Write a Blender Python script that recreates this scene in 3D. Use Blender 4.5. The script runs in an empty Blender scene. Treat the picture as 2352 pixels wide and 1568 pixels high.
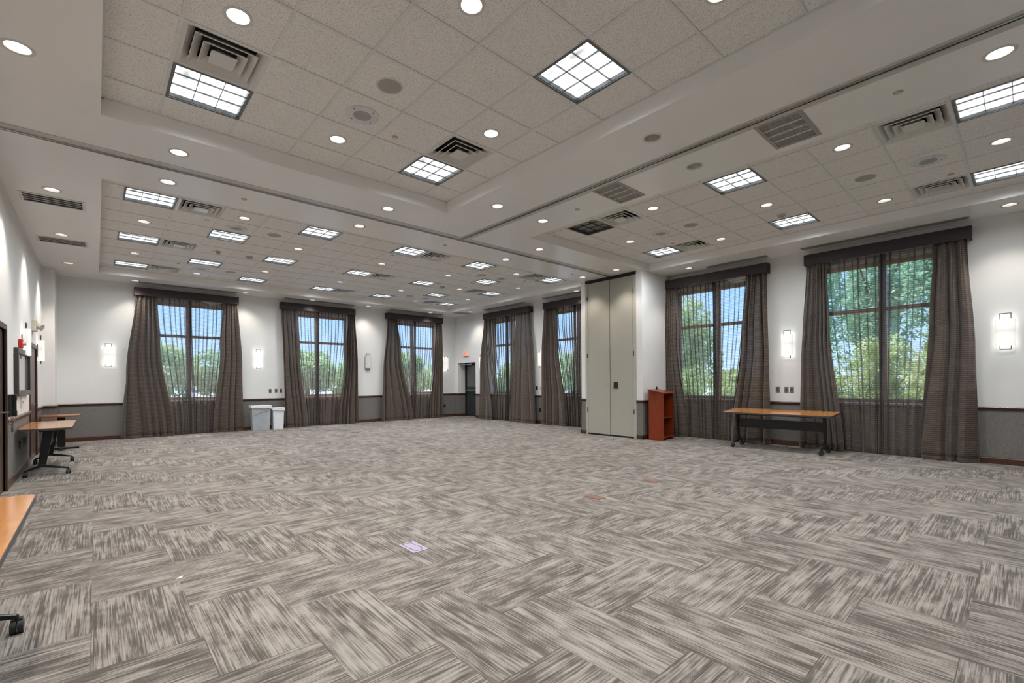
import bpy, bmesh, math, random
from mathutils import Vector, Matrix
from mathutils.geometry import delaunay_2d_cdt
PI=math.pi
random.seed(7)
SC=bpy.context.scene
COL=SC.collection
# ------------------------------------------------------------------ dimensions
XL,XR,YB,YF=-0.87,10.57,14.80,-2.50      # left, right, back, front walls
S=3.875                                   # soffit height
T=4.04                                    # tile ceiling height
H=1.345                                   # eye height
# ------------------------------------------------------------------ node helpers
def newmat(name):
    m=bpy.data.materials.new(name); m.use_nodes=True
    nt=m.node_tree; nt.nodes.clear()
    out=nt.nodes.new('ShaderNodeOutputMaterial')
    return m,nt,out
def N(nt,typ,**kw):
    n=nt.nodes.new(typ)
    for k,v in kw.items():
        if k.startswith('_'): setattr(n,k[1:],v)
        else: n.inputs[k.replace('__',' ')].default_value=v
    return n
def LK(nt,a,b): nt.links.new(a,b)
def M_(nt,op,a,b=None,c=None):
    n=nt.nodes.new('ShaderNodeMath'); n.operation=op
    for i,v in enumerate((a,b,c)):
        if v is None: continue
        if isinstance(v,(int,float)): n.inputs[i].default_value=v
        else: nt.links.new(v,n.inputs[i])
    return n.outputs[0]
def ramp(nt,fac,stops,interp='LINEAR'):
    r=nt.nodes.new('ShaderNodeValToRGB'); r.color_ramp.interpolation=interp
    el=r.color_ramp.elements
    while len(el)<len(stops): el.new(0.5)
    for e,(p,c) in zip(el,stops):
        e.position=p; e.color=(*c,1) if len(c)==3 else c
    nt.links.new(fac,r.inputs[0]); return r.outputs[0]
def noise(nt,vec,scale,detail=2,rough=.5):
    n=nt.nodes.new('ShaderNodeTexNoise'); n.inputs['Scale'].default_value=scale
    n.inputs['Detail'].default_value=detail; n.inputs['Roughness'].default_value=rough
    if vec is not None: nt.links.new(vec,n.inputs['Vector'])
    return n
def pos(nt): return nt.nodes.new('ShaderNodeNewGeometry').outputs['Position']
def sep(nt,v):
    s=nt.nodes.new('ShaderNodeSeparateXYZ'); nt.links.new(v,s.inputs[0]); return s.outputs
def comb(nt,x,y,z):
    c=nt.nodes.new('ShaderNodeCombineXYZ')
    for i,v in enumerate((x,y,z)):
        if isinstance(v,(int,float)): c.inputs[i].default_value=v
        else: nt.links.new(v,c.inputs[i])
    return c.outputs[0]
def bsdf(nt,out,color,rough=.6,metal=0,spec=.4,sheen=0,coat=0):
    b=nt.nodes.new('ShaderNodeBsdfPrincipled')
    if isinstance(color,tuple): b.inputs['Base Color'].default_value=(*color,1)
    else: nt.links.new(color,b.inputs['Base Color'])
    b.inputs['Roughness'].default_value=rough; b.inputs['Metallic'].default_value=metal
    b.inputs['Specular IOR Level'].default_value=spec
    if sheen: b.inputs['Sheen Weight'].default_value=sheen
    if coat: b.inputs['Coat Weight'].default_value=coat; b.inputs['Coat Roughness'].default_value=.1
    nt.links.new(b.outputs[0],out.inputs[0]); return b
def bump(nt,b,h,strength=.3,dist=.01):
    n=nt.nodes.new('ShaderNodeBump'); n.inputs['Strength'].default_value=strength; n.inputs['Distance'].default_value=dist
    nt.links.new(h,n.inputs['Height']); nt.links.new(n.outputs[0],b.inputs['Normal'])
def plain(name,color,rough=.6,metal=0,spec=.4,var=.06,scale=8,coat=0):
    m,nt,out=newmat(name)
    n=noise(nt,pos(nt),scale,3)
    lo=tuple(c*(1-var) for c in color); hi=tuple(min(1,c*(1+var)) for c in color)
    bsdf(nt,out,ramp(nt,n.outputs[0],[(.3,lo),(.7,hi)]),rough,metal,spec,coat=coat)
    return m
def emis(name,color,strength,base=(.8,.8,.8)):
    m,nt,out=newmat(name)
    b=bsdf(nt,out,base,.5)
    b.inputs['Emission Color'].default_value=(*color,1); b.inputs['Emission Strength'].default_value=strength
    return m
# ------------------------------------------------------------------ materials
MT={}
MT['paint']=plain('wall_paint',(.74,.735,.72),.5,var=.015,scale=3,spec=.3)
MT['soffit']=plain('soffit_paint',(.88,.87,.855),.30,var=.015,scale=2,spec=.7)
def mk_wainscot():
    m,nt,out=newmat('wainscot_vinyl'); p=pos(nt); s=sep(nt,p)
    v=comb(nt,M_(nt,'MULTIPLY',s[0],90.),M_(nt,'MULTIPLY',s[1],90.),M_(nt,'MULTIPLY',s[2],12.))
    n=noise(nt,v,1.,3); n2=noise(nt,p,40.,2)
    f=M_(nt,'ADD',M_(nt,'MULTIPLY',n.outputs[0],.6),M_(nt,'MULTIPLY',n2.outputs[0],.4))
    b=bsdf(nt,out,ramp(nt,f,[(.3,(.125,.118,.108)),(.7,(.2,.19,.175))]),.6); bump(nt,b,f,.2,.004)
    return m
MT['wainscot']=mk_wainscot()
def mk_wood(name,lo,hi,rough=.3,sx=2,sy=25,coat=.0,axis=0):
    m,nt,out=newmat(name); tc=nt.nodes.new('ShaderNodeTexCoord').outputs['Object']; s=sep(nt,tc)
    k=[sy,sy,sy]; k[axis]=sx
    v=comb(nt,*[M_(nt,'MULTIPLY',s[i],float(k[i])) for i in range(3)])
    n=noise(nt,v,1.,5,.6); n.inputs['Distortion'].default_value=.6
    bsdf(nt,out,ramp(nt,n.outputs[0],[(.3,lo),(.7,hi)]),rough,spec=.5,coat=coat)
    return m
MT['rail']=mk_wood('stained_trim_wood',(.05,.022,.012),(.085,.038,.022),.3)
MT['doorwood']=mk_wood('dark_door_wood',(.05,.026,.018),(.085,.045,.03),.35,axis=2)
MT['table']=mk_wood('orange_laminate',(.38,.15,.035),(.55,.24,.065),.14,sx=3,sy=22,coat=.35,axis=1)
MT['cherry']=mk_wood('cherry_laminate',(.16,.022,.004),(.24,.036,.007),.3,sx=2,sy=16,axis=2)
MT['winwood']=mk_wood('window_wood',(.2,.085,.04),(.3,.14,.07),.4,axis=2)
MT['blackmetal']=plain('black_metal',(.012,.012,.014),.32,.2,.5)
MT['edge']=plain('grey_edge_band',(.06,.058,.06),.45)
MT['rubber']=plain('caster_rubber',(.018,.018,.02),.5)
MT['chrome']=plain('chrome',(.6,.6,.62),.2,1.)
MT['bronze']=plain('bronze_bracket',(.06,.05,.042),.35,.6)
MT['whitemetal']=plain('white_enamel',(.66,.65,.62),.25,.1,.5,var=.02)
MT['alu']=plain('aluminium',(.5,.5,.5),.3,.9)
MT['darkframe']=plain('troffer_frame',(.16,.165,.17),.35,.6)
MT['void']=plain('dark_duct',(.02,.019,.018),.8)
MT['slat']=plain('vent_slat',(.34,.325,.30),.45)
MT['grille']=plain('vent_mesh',(.2,.19,.175),.6)
MT['grilldark']=plain('vent_mesh_dark',(.028,.021,.02),.6)
MT['spkwhite']=plain('speaker_white',(.66,.67,.68),.5)
MT['spkgrey']=plain('speaker_grille',(.36,.35,.33),.6)
MT['tbar']=plain('ceiling_grid_bar',(.72,.72,.70),.4)
MT['cream']=plain('cream_plastic',(.6,.56,.49),.45)
MT['tan']=plain('tan_plastic',(.42,.36,.29),.45)
MT['plastic']=plain('white_plastic',(.72,.71,.68),.4)
MT['binGrey']=plain('grey_bin_plastic',(.36,.385,.41),.45)
MT['binWhite']=plain('white_bin_plastic',(.7,.71,.74),.4)
MT['liner']=plain('bin_liner',(.68,.7,.72),.3,var=.1,scale=40)
MT['phone']=plain('phone_black',(.018,.018,.02),.3)
MT['red']=plain('alarm_red',(.55,.02,.02),.35)
MT['steelplate']=plain('outlet_plate',(.17,.165,.16),.4,.4)
MT['blk']=plain('black_plastic',(.012,.012,.013),.45)
MT['tassel']=plain('valance_fabric',(.040,.030,.032),.75,var=.15,scale=120)
MT['lining']=plain('olive_lining',(.17,.165,.135),.6)
MT['panel']=None
MT['olive']=plain('partition_frame',(.42,.40,.345),.45)
MT['duct']=plain('purple_plate',(.30,.26,.33),.4)
MT['brownplate']=plain('brown_plate',(.2,.1,.06),.4)
MT['line']=plain('plate_line',(.14,.12,.17),.5)
MT['track']=plain('track_black',(.008,.008,.008),.5)
MT['trackstrip']=plain('track_strip',(.56,.54,.5),.4)
MT['paper']=plain('paper_scrap',(.7,.6,.5),.8)
def mk_partition():
    m,nt,out=newmat('partition_fabric'); p=pos(nt); s=sep(nt,p)
    v=comb(nt,M_(nt,'MULTIPLY',s[0],60.),M_(nt,'MULTIPLY',s[1],60.),M_(nt,'MULTIPLY',s[2],160.))
    n=noise(nt,v,1.,3,.7)
    b=bsdf(nt,out,ramp(nt,n.outputs[0],[(.3,(.34,.33,.28)),(.7,(.45,.435,.375))]),.85,spec=.2); bump(nt,b,n.outputs[0],.4,.004)
    return m
MT['panel']=mk_partition()
def mk_tile():
    m,nt,out=newmat('acoustic_tile'); p=pos(nt)
    n=noise(nt,p,170.,2,.6); n2=noise(nt,p,60.,2); n3=noise(nt,p,1.2,2)
    spk=ramp(nt,n.outputs[0],[(.36,(.36,.33,.30)),(.43,(.90,.88,.85))])
    mx=nt.nodes.new('ShaderNodeMix'); mx.data_type='RGBA'; mx.blend_type='MULTIPLY'; mx.inputs[0].default_value=1.
    nt.links.new(spk,mx.inputs[6]); nt.links.new(ramp(nt,n2.outputs[0],[(.3,(.93,.93,.93)),(.7,(1,1,1))]),mx.inputs[7])
    bsdf(nt,out,mx.outputs[2],.9,spec=.1); return m
MT['tile']=mk_tile()
def mk_carpet():
    m,nt,out=newmat('carpet_planks'); p=pos(nt); s=sep(nt,p); w=.4478
    u=M_(nt,'DIVIDE',M_(nt,'ADD',s[0],.03),w); v=M_(nt,'DIVIDE',M_(nt,'SUBTRACT',s[1],2.904),w)
    i=M_(nt,'FLOOR',u); j=M_(nt,'FLOOR',v)
    k=M_(nt,'FLOORED_MODULO',M_(nt,'ADD',M_(nt,'ADD',i,j),.01),4.); k=M_(nt,'FLOOR',k)
    vert=M_(nt,'LESS_THAN',k,1.5); hor=M_(nt,'SUBTRACT',1.,vert)
    ix=M_(nt,'SUBTRACT',i,M_(nt,'MULTIPLY',hor,M_(nt,'SUBTRACT',k,2.)))
    jx=M_(nt,'SUBTRACT',j,M_(nt,'MULTIPLY',vert,k))
    wn=nt.nodes.new('ShaderNodeTexWhiteNoise'); wn.noise_dimensions='3D'; LK(nt,comb(nt,ix,jx,vert),wn.inputs['Vector'])
    rnd=wn.outputs['Value']
    def mixf(a,b): return M_(nt,'ADD',M_(nt,'MULTIPLY',vert,a),M_(nt,'MULTIPLY',hor,b))
    along=mixf(s[1],s[0]); across=mixf(s[0],s[1])
    z=M_(nt,'MULTIPLY',rnd,57.)
    def st(fx,fa,det,rough=.5):
        return noise(nt,comb(nt,M_(nt,'MULTIPLY',across,fx),M_(nt,'MULTIPLY',along,fa),z),1.,det,rough).outputs[0]
    ln=st(95.,2.2,3,.6); ln2=st(230.,5.,1); pt=st(11.,4.5,3,.6); g=noise(nt,p,520.,1).outputs[0]
    f=M_(nt,'ADD',M_(nt,'MULTIPLY',ln,.46),M_(nt,'ADD',M_(nt,'MULTIPLY',pt,.34),M_(nt,'MULTIPLY',ln2,.20)))
    f=M_(nt,'ADD',f,M_(nt,'MULTIPLY',M_(nt,'SUBTRACT',rnd,.5),.025))
    f=M_(nt,'ADD',f,M_(nt,'MULTIPLY',M_(nt,'SUBTRACT',g,.5),.20))
    fu=M_(nt,'FRACT',u); fv=M_(nt,'FRACT',v)
    fa=mixf(fu,fv)
    ed=M_(nt,'MINIMUM',fa,M_(nt,'SUBTRACT',1.,fa)); seam=M_(nt,'LESS_THAN',ed,.010)
    f=M_(nt,'SUBTRACT',f,M_(nt,'MULTIPLY',seam,.05))
    col=ramp(nt,f,[(.40,(.074,.063,.054)),(.47,(.112,.096,.082)),(.52,(.222,.199,.177)),(.60,(.305,.279,.249))])
    bs=bsdf(nt,out,col,.95,spec=.1,sheen=.1); bump(nt,bs,g,.5,.006)
    return m
MT['carpet']=mk_carpet()
def mk_fabric(name,base_lo,base_hi,trans,opq=0.,transl=.3):
    m,nt,out=newmat(name); p=pos(nt); s=sep(nt,p)
    zf=M_(nt,'FRACT',M_(nt,'MULTIPLY',s[2],1/.033))
    stripe=M_(nt,'LESS_THAN',zf,.22)
    zf2=M_(nt,'SINE',M_(nt,'MULTIPLY',s[2],2*PI/.011))
    n=noise(nt,comb(nt,M_(nt,'MULTIPLY',s[0],14.),M_(nt,'MULTIPLY',s[1],14.),M_(nt,'MULTIPLY',s[2],60.)),1.,2)
    f=M_(nt,'ADD',M_(nt,'MULTIPLY',n.outputs[0],.8),M_(nt,'MULTIPLY',zf2,.1))
    col=ramp(nt,f,[(.3,base_lo),(.7,base_hi)])
    mx=nt.nodes.new('ShaderNodeMix'); mx.data_type='RGBA'
    LK(nt,stripe,mx.inputs[0]); LK(nt,col,mx.inputs[6]); mx.inputs[7].default_value=(base_lo[0]*.3,base_lo[1]*.28,base_lo[2]*.3,1)
    b=nt.nodes.new('ShaderNodeBsdfPrincipled'); LK(nt,mx.outputs[2],b.inputs['Base Color'])
    b.inputs['Roughness'].default_value=.38; b.inputs['Sheen Weight'].default_value=.25; b.inputs['Specular IOR Level'].default_value=.5
    tl=nt.nodes.new('ShaderNodeBsdfTranslucent'); LK(nt,mx.outputs[2],tl.inputs[0])
    m1=nt.nodes.new('ShaderNodeMixShader'); m1.inputs[0].default_value=transl
    LK(nt,b.outputs[0],m1.inputs[1]); LK(nt,tl.outputs[0],m1.inputs[2])
    tp=nt.nodes.new('ShaderNodeBsdfTransparent'); tp.inputs[0].default_value=(.93,.95,1.,1)
    lw=nt.nodes.new('ShaderNodeLayerWeight'); lw.inputs['Blend'].default_value=.35
    face=M_(nt,'SUBTRACT',1.,M_(nt,'POWER',lw.outputs['Facing'],1.3))
    t=M_(nt,'MULTIPLY',face,trans)
    t=M_(nt,'MULTIPLY',t,M_(nt,'SUBTRACT',1.,M_(nt,'MULTIPLY',stripe,.45)))
    m2=nt.nodes.new('ShaderNodeMixShader'); LK(nt,t,m2.inputs[0]); LK(nt,m1.outputs[0],m2.inputs[1]); LK(nt,tp.outputs[0],m2.inputs[2])
    LK(nt,m2.outputs[0],out.inputs[0]); return m
MT['drape']=mk_fabric('striped_drape_fabric',(.10,.073,.057),(.215,.16,.127),.12,transl=.15)
MT['sheer']=mk_fabric('striped_sheer_fabric',(.24,.18,.15),(.46,.355,.30),.53,transl=.35)
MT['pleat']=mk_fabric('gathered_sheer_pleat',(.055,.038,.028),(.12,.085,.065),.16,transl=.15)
def mk_glass():
    m,nt,out=newmat('window_glass')
    tp=nt.nodes.new('ShaderNodeBsdfTransparent'); gl=nt.nodes.new('ShaderNodeBsdfGlossy'); gl.inputs['Roughness'].default_value=.02
    tp.inputs[0].default_value=(.95,.98,1,1)
    mx=nt.nodes.new('ShaderNodeMixShader'); mx.inputs[0].default_value=.06
    LK(nt,tp.outputs[0],mx.inputs[1]); LK(nt,gl.outputs[0],mx.inputs[2]); LK(nt,mx.outputs[0],out.inputs[0]); return m
MT['glass']=mk_glass()
def mk_lens(name,strength):
    m,nt,out=newmat(name); tc=nt.nodes.new('ShaderNodeTexCoord').outputs['Object']; s=sep(nt,tc)
    # three fluorescent tubes seen behind the parabolic louver
    tube=M_(nt,'ABSOLUTE',M_(nt,'SINE',M_(nt,'MULTIPLY',s[0],PI*3/.56)))
    n=noise(nt,tc,7.,2)
    e=M_(nt,'MULTIPLY',M_(nt,'ADD',.6,M_(nt,'MULTIPLY',tube,.5)),M_(nt,'ADD',-.25,M_(nt,'MULTIPLY',n.outputs[0],2.2)))
    b=bsdf(nt,out,(.75,.77,.78),.3)
    b.inputs['Emission Color'].default_value=(.93,.98,1,1)
    LK(nt,M_(nt,'MULTIPLY',e,strength),b.inputs['Emission Strength'])
    return m
MT['lens']=mk_lens('troffer_lens_lit',1.45)
MT['lensoff']=plain('troffer_lens_unlit',(.16,.175,.18),.3,.3,var=.12,scale=9)
MT['bulb']=emis('downlight_lamp_lit',(1,.95,.9),3.2)
MT['bulboff']=plain('downlight_lamp_unlit',(.16,.15,.14),.4)
MT['cone']=plain('downlight_reflector',(.75,.72,.68),.22,.6)
def mk_shade(name,strength,base=(.8,.78,.72)):
    m,nt,out=newmat(name); tc=nt.nodes.new('ShaderNodeTexCoord').outputs['Object']; s=sep(nt,tc)
    d=M_(nt,'MULTIPLY',s[2],s[2])
    band=M_(nt,'SUBTRACT',1.,M_(nt,'MULTIPLY',.28,M_(nt,'POWER',2.718,M_(nt,'MULTIPLY',M_(nt,'MULTIPLY',M_(nt,'SUBTRACT',s[2],.03),M_(nt,'SUBTRACT',s[2],.03)),-900.))))
    b=bsdf(nt,out,base,.5)
    b.inputs['Emission Color'].default_value=(1,.98,.92,1)
    LK(nt,M_(nt,'MULTIPLY',band,strength),b.inputs['Emission Strength']); return m
MT['shade']=mk_shade('sconce_shade_lit',.52,(.6,.59,.56))
MT['shadedim']=mk_shade('sconce_shade_dim',.35,(.75,.73,.62))
MT['shadeoff']=plain('sconce_shade_unlit',(.62,.62,.61),.5)
MT['exitred']=emis('exit_letters_red',(1,.09,.03),1.6,(.6,.05,.03))
MT['asphalt']=plain('outside_pavement',(.55,.54,.54),.9,var=.1,scale=.7)
MT['lawn']=plain('outside_grass',(.10,.17,.045),.95,var=.3,scale=1.5)
MT['fascia']=plain('outside_eave',(.5,.47,.42),.8)
def mk_leaf(name,lo,hi):
    m,nt,out=newmat(name); n=noise(nt,pos(nt),3.,2)
    c=ramp(nt,n.outputs[0],[(.35,lo),(.65,hi)])
    b=nt.nodes.new('ShaderNodeBsdfDiffuse'); LK(nt,c,b.inputs[0])
    t=nt.nodes.new('ShaderNodeBsdfTranslucent'); LK(nt,c,t.inputs[0])
    mx=nt.nodes.new('ShaderNodeMixShader'); mx.inputs[0].default_value=.4
    LK(nt,b.outputs[0],mx.inputs[1]); LK(nt,t.outputs[0],mx.inputs[2]); LK(nt,mx.outputs[0],out.inputs[0]); return m
MT['leafA']=mk_leaf('bright_shrub_leaf',(.40,.50,.16),(.88,.92,.52))
MT['leafB']=mk_leaf('tree_leaf',(.28,.50,.34),(.60,.80,.54))
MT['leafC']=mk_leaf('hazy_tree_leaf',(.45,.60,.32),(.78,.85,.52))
MT['bark']=plain('bark',(.09,.065,.045),.9,var=.3)
# ------------------------------------------------------------------ mesh builder
class MB:
    def __init__(s): s.v=[]; s.f=[]; s.m=[]
    def add(s,vs,fs,mi=0):
        o=len(s.v); s.v+= [tuple(p) for p in vs]; s.f+=[tuple(i+o for i in f) for f in fs]; s.m+=[mi]*len(fs); return s
    def box(s,a,b,mi=0,M=None):
        x0,y0,z0=a; x1,y1,z1=b
        vs=[(x0,y0,z0),(x1,y0,z0),(x1,y1,z0),(x0,y1,z0),(x0,y0,z1),(x1,y0,z1),(x1,y1,z1),(x0,y1,z1)]
        if M: vs=[M@Vector(v) for v in vs]
        return s.add(vs,[(0,3,2,1),(4,5,6,7),(0,1,5,4),(1,2,6,5),(2,3,7,6),(3,0,4,7)],mi)
    def rbox(s,a,b,r=.01,mi=0,n=3,M=None):   # box with corners rounded in plan
        x0,y0,z0=a; x1,y1,z1=b; P=[]
        for cx,cy,t in ((x1-r,y1-r,0),(x0+r,y1-r,1),(x0+r,y0+r,2),(x1-r,y0+r,3)):
            for k in range(n+1):
                an=(t+k/n)*PI/2; P.append((cx+r*math.cos(an),cy+r*math.sin(an)))
        return s.prism(P,z0,z1,mi,M)
    def prism(s,P,z0,z1,mi=0,M=None):
        n=len(P); vs=[(x,y,z0) for x,y in P]+[(x,y,z1) for x,y in P]
        if M: vs=[M@Vector(v) for v in vs]
        fs=[tuple(reversed(range(n))),tuple(range(n,2*n))]+[(i,(i+1)%n,n+(i+1)%n,n+i) for i in range(n)]
        return s.add(vs,fs,mi)
    def extr(s,P,x0,x1,mi=0,axis='x'):  # profile P in (y,z), run along x  (or (x,z) along y)
        n=len(P)
        if axis=='x': vs=[(x0,a,b) for a,b in P]+[(x1,a,b) for a,b in P]
        else: vs=[(a,x0,b) for a,b in P]+[(a,x1,b) for a,b in P]
        return s.add(vs,[tuple(range(n)),tuple(reversed(range(n,2*n)))]+[(i,n+i,n+(i+1)%n,(i+1)%n) for i in range(n)],mi)
    def tube(s,p0,p1,r,n=10,mi=0,r1=None):
        p0=Vector(p0);p1=Vector(p1);d=(p1-p0).normalized(); r1=r if r1 is None else r1
        a=d.orthogonal().normalized(); b=d.cross(a)
        vs=[p0+(a*math.cos(2*PI*k/n)+b*math.sin(2*PI*k/n))*r for k in range(n)]+[p1+(a*math.cos(2*PI*k/n)+b*math.sin(2*PI*k/n))*r1 for k in range(n)]
        return s.add(vs,[tuple(reversed(range(n))),tuple(range(n,2*n))]+[(i,(i+1)%n,n+(i+1)%n,n+i) for i in range(n)],mi)
    def path(s,pts,r,n=8,mi=0):
        for a,b in zip(pts,pts[1:]): s.tube(a,b,r,n,mi)
        return s
    def lathe(s,prof,n=28,mi=0,c=(0,0,0),cap=False):
        o=len(s.v); vs=[]
        for r,z in prof:
            for k in range(n): vs.append((c[0]+r*math.cos(2*PI*k/n),c[1]+r*math.sin(2*PI*k/n),c[2]+z))
        fs=[]
        for i in range(len(prof)-1):
            for k in range(n): fs.append((i*n+k,i*n+(k+1)%n,(i+1)*n+(k+1)%n,(i+1)*n+k))
        if cap: fs.append(tuple(range(n))); fs.append(tuple((len(prof)-1)*n+k for k in range(n)))
        return s.add(vs,fs,mi)
    def bar(s,p0,p1,w,h,mi=0,w1=None,h1=None):
        p0=Vector(p0);p1=Vector(p1);d=(p1-p0).normalized()
        up=Vector((0,0,1)) if abs(d.z)<.95 else Vector((1,0,0))
        a=d.cross(up).normalized(); b=a.cross(d); w1=w if w1 is None else w1; h1=h if h1 is None else h1
        vs=[p0+a*w/2*i+b*h/2*j for i,j in ((-1,-1),(1,-1),(1,1),(-1,1))]+[p1+a*w1/2*i+b*h1/2*j for i,j in ((-1,-1),(1,-1),(1,1),(-1,1))]
        return s.add(vs,[(0,3,2,1),(4,5,6,7),(0,1,5,4),(1,2,6,5),(2,3,7,6),(3,0,4,7)],mi)
    def build(s,name,mats,parent=None,smooth=False,loc=None,bev=0):
        me=bpy.data.meshes.new(name); me.from_pydata(s.v,[],s.f)
        if not isinstance(mats,(list,tuple)): mats=[mats]
        for m in mats: me.materials.append(m)
        for p,mi in zip(me.polygons,s.m): p.material_index=mi
        bm=bmesh.new(); bm.from_mesh(me); bmesh.ops.recalc_face_normals(bm,faces=bm.faces); bm.to_mesh(me); bm.free()
        if smooth:
            for p in me.polygons: p.use_smooth=True
        me.update()
        if smooth:
            try: me.set_sharp_from_angle(angle=math.radians(38))
            except Exception: pass
        o=bpy.data.objects.new(name,me); COL.objects.link(o)
        if parent: o.parent=parent
        if loc: o.location=loc
        if bev:
            md=o.modifiers.new('bevel','BEVEL'); md.width=bev; md.segments=2; md.limit_method='ANGLE'; md.angle_limit=math.radians(50)
        return o
def tag(o,label,cat,group=None,kind=None):
    o['label']=label; o['category']=cat
    if group: o['group']=group
    if kind: o['kind']=kind
    return o
def thing(name,loc,rz,label,cat,group=None):
    o=bpy.data.objects.new(name,None); COL.objects.link(o); o.empty_display_size=.1
    o.location=loc; o.rotation_euler=(0,0,rz); return tag(o,label,cat,group)
def struct(mb,name,mats,label=None,**kw):
    o=mb.build(name,mats,**kw); o['kind']='structure'
    if label: o['label']=label
    return o
def dup(root,loc,rz,label,group=None):
    r=root.copy(); COL.objects.link(r); r.location=loc; r.rotation_euler=(0,0,rz); r['label']=label
    if group: r['group']=group
    for ch in list(root.children):
        c=ch.copy(); COL.objects.link(c); c.parent=r
        for g in list(ch.children):
            d=g.copy(); COL.objects.link(d); d.parent=c
    return r
ORD=['first','second','third','fourth','fifth','sixth','seventh','eighth','ninth','tenth']
# ------------------------------------------------------------------ floor, walls
fl=MB(); fl.box((XL-.3,YF-.3,-.12),(XR+.44,YB+.3,0)); struct(fl,'floor',MT['carpet'],'grey brown carpet of herringbone planks')
RZ=.865  # chair rail centre height
def wall_run(name,axis,fixed,thick,u0,u1,openings,out=1):
    """wall along u from u0 to u1; openings (a,b,z0,z1); fixed = inner face coordinate; out = outward sign"""
    mb=MB(); cuts=sorted(openings)
    def bx(a,b,z0,z1):
        for lo,hi,mi in ((z0,min(z1,RZ),1),(max(z0,RZ),z1,0)):
            if hi-lo<1e-4: continue
            f0,f1=sorted((fixed,fixed+out*thick))
            if axis=='x': mb.box((a,f0,lo),(b,f1,hi),mi)
            else: mb.box((f0,a,lo),(f1,b,hi),mi)
    cur=u0
    for a,b,z0,z1 in cuts:
        if a>cur: bx(cur,a,0,T+.3)
        if z0>0: bx(a,b,0,z0)
        bx(a,b,z1,T+.3); cur=b
    if cur<u1: bx(cur,u1,0,T+.3)
    return struct(mb,name,[MT['paint'],MT['wainscot']])
WZ0,WZ1=.92,3.55
backW=[1.868,5.28,8.73]; rightW=[11.64,8.70,4.66,1.70]; HWD=.95
DR=(13.50,14.60)  # exit door recess on right wall
wall_run('wall_back','x',YB,.25,XL-.25,XR+.45,[(c-HWD,c+HWD,WZ0,WZ1) for c in backW])
wall_run('wall_right','y',XR,.25,YF,YB,[(c-HWD,c+HWD,WZ0,WZ1) for c in rightW]+[(DR[0],DR[1],0,2.07)])
wall_run('wall_left','y',XL,.2,YF,YB,[(7.6,8.52,0,2.04),(11.42,12.52,0,2.02)],out=-1)
wall_run('wall_front','x',YF,.2,XL-.2,XR+.25,[],out=-1)
# column in the back left corner
cm=MB(); cm.box((XL,13.93,0),(-.675,YB,RZ),1); cm.box((XL,13.93,RZ),(-.675,YB,S),0); struct(cm,'wall_corner_column',[MT['paint'],MT['wainscot']])
# partition pocket block on right wall
PX=9.35
pk=MB()
for y0,y1 in ((5.775,5.93),(7.40,7.535)):
    for lo,hi,mi in ((0,RZ,1),(RZ,S,0)): pk.box((PX,y0,lo),(XR,y1,hi),mi)
struct(pk,'wall_partition_pocket',[MT['paint'],MT['wainscot']])
# exit recess behind the right wall
rc=MB()
for lo,hi,mi in ((0,RZ,1),(RZ,2.2,0)):
    rc.box((XR+.25,DR[0]-.2,lo),(XR+.42,DR[0],hi),mi); rc.box((XR+.25,DR[1],lo),(XR+.42,DR[1]+.15,hi),mi)
rc.box((XR+.25,DR[0]-.2,2.07),(XR+.42,DR[1]+.15,2.25),0)
struct(rc,'wall_exit_recess',[MT['paint'],MT['wainscot']])
# baseboards and chair rails
def runs(u0,u1,gaps):
    cur=u0; r=[]
    for a,b in sorted(gaps):
        if a>cur: r.append((cur,a))
        cur=max(cur,b)
    if cur<u1: r.append((cur,u1))
    return r
BP=[(0,0),(.018,0),(.018,.085),(.012,.1),(0,.105)]       # baseboard profile (out, z)
RP=[(0,-.03),(.014,-.03),(.016,-.008),(.028,0),(.03,.014),(.022,.026),(0,.03)]
def trim_run(mb,prof,z,axis,fixed,sgn,u0,u1):
    P=[(fixed+sgn*a,z+b) for a,b in prof]; mb.extr(P,u0,u1,axis=axis)
def trims(name,axis,fixed,sgn,u0,u1,gaps,gaps2=None):
    b=MB()
    for a,c in runs(u0,u1,gaps): trim_run(b,BP,0,axis,fixed,sgn,a,c)
    struct(b,'baseboard_'+name,MT['rail'])
    r=MB()
    for a,c in runs(u0,u1,gaps): trim_run(r,RP,RZ,axis,fixed,sgn,a,c)
    return r
TR=[]
TR.append(trims('back','x',YB,-1,-.675,XR,[]))
TR.append(trims('right','y',XR,-1,YF,YB,[(5.775,7.535),DR]))
TR.append(trims('left','y',XL,1,YF,13.93,[(7.52,8.60),(11.35,12.6)]))
q=trims('front','x',YF,1,XL,XR,[]); TR.append(q)
b=MB()
r=MB()
for mb,prof,z in ((b,BP,0),(r,RP,RZ)):
    trim_run(mb,prof,z,'x',13.93,-1,XL,-.657); trim_run(mb,prof,z,'y',-.675,1,13.93,YB)
    for y0,y1 in ((5.775,5.93),(7.40,7.535)): trim_run(mb,prof,z,'y',PX,-1,y0-.018,y1+.018 if y0>7 else y1)
    trim_run(mb,prof,z,'x',5.775,-1,PX-.018,XR); trim_run(mb,prof,z,'x',7.535,1,PX-.018,XR)
    trim_run(mb,prof,z,'x',DR[1],-1,XR,XR+.33); trim_run(mb,prof,z,'x',DR[0],1,XR,XR+.33)
struct(b,'baseboard_corners',MT['rail'])
for k,t in enumerate(TR+[r]): struct(t,'trim_%d'%(k+1),MT['rail'],'dark stained wooden chair rail')
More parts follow.
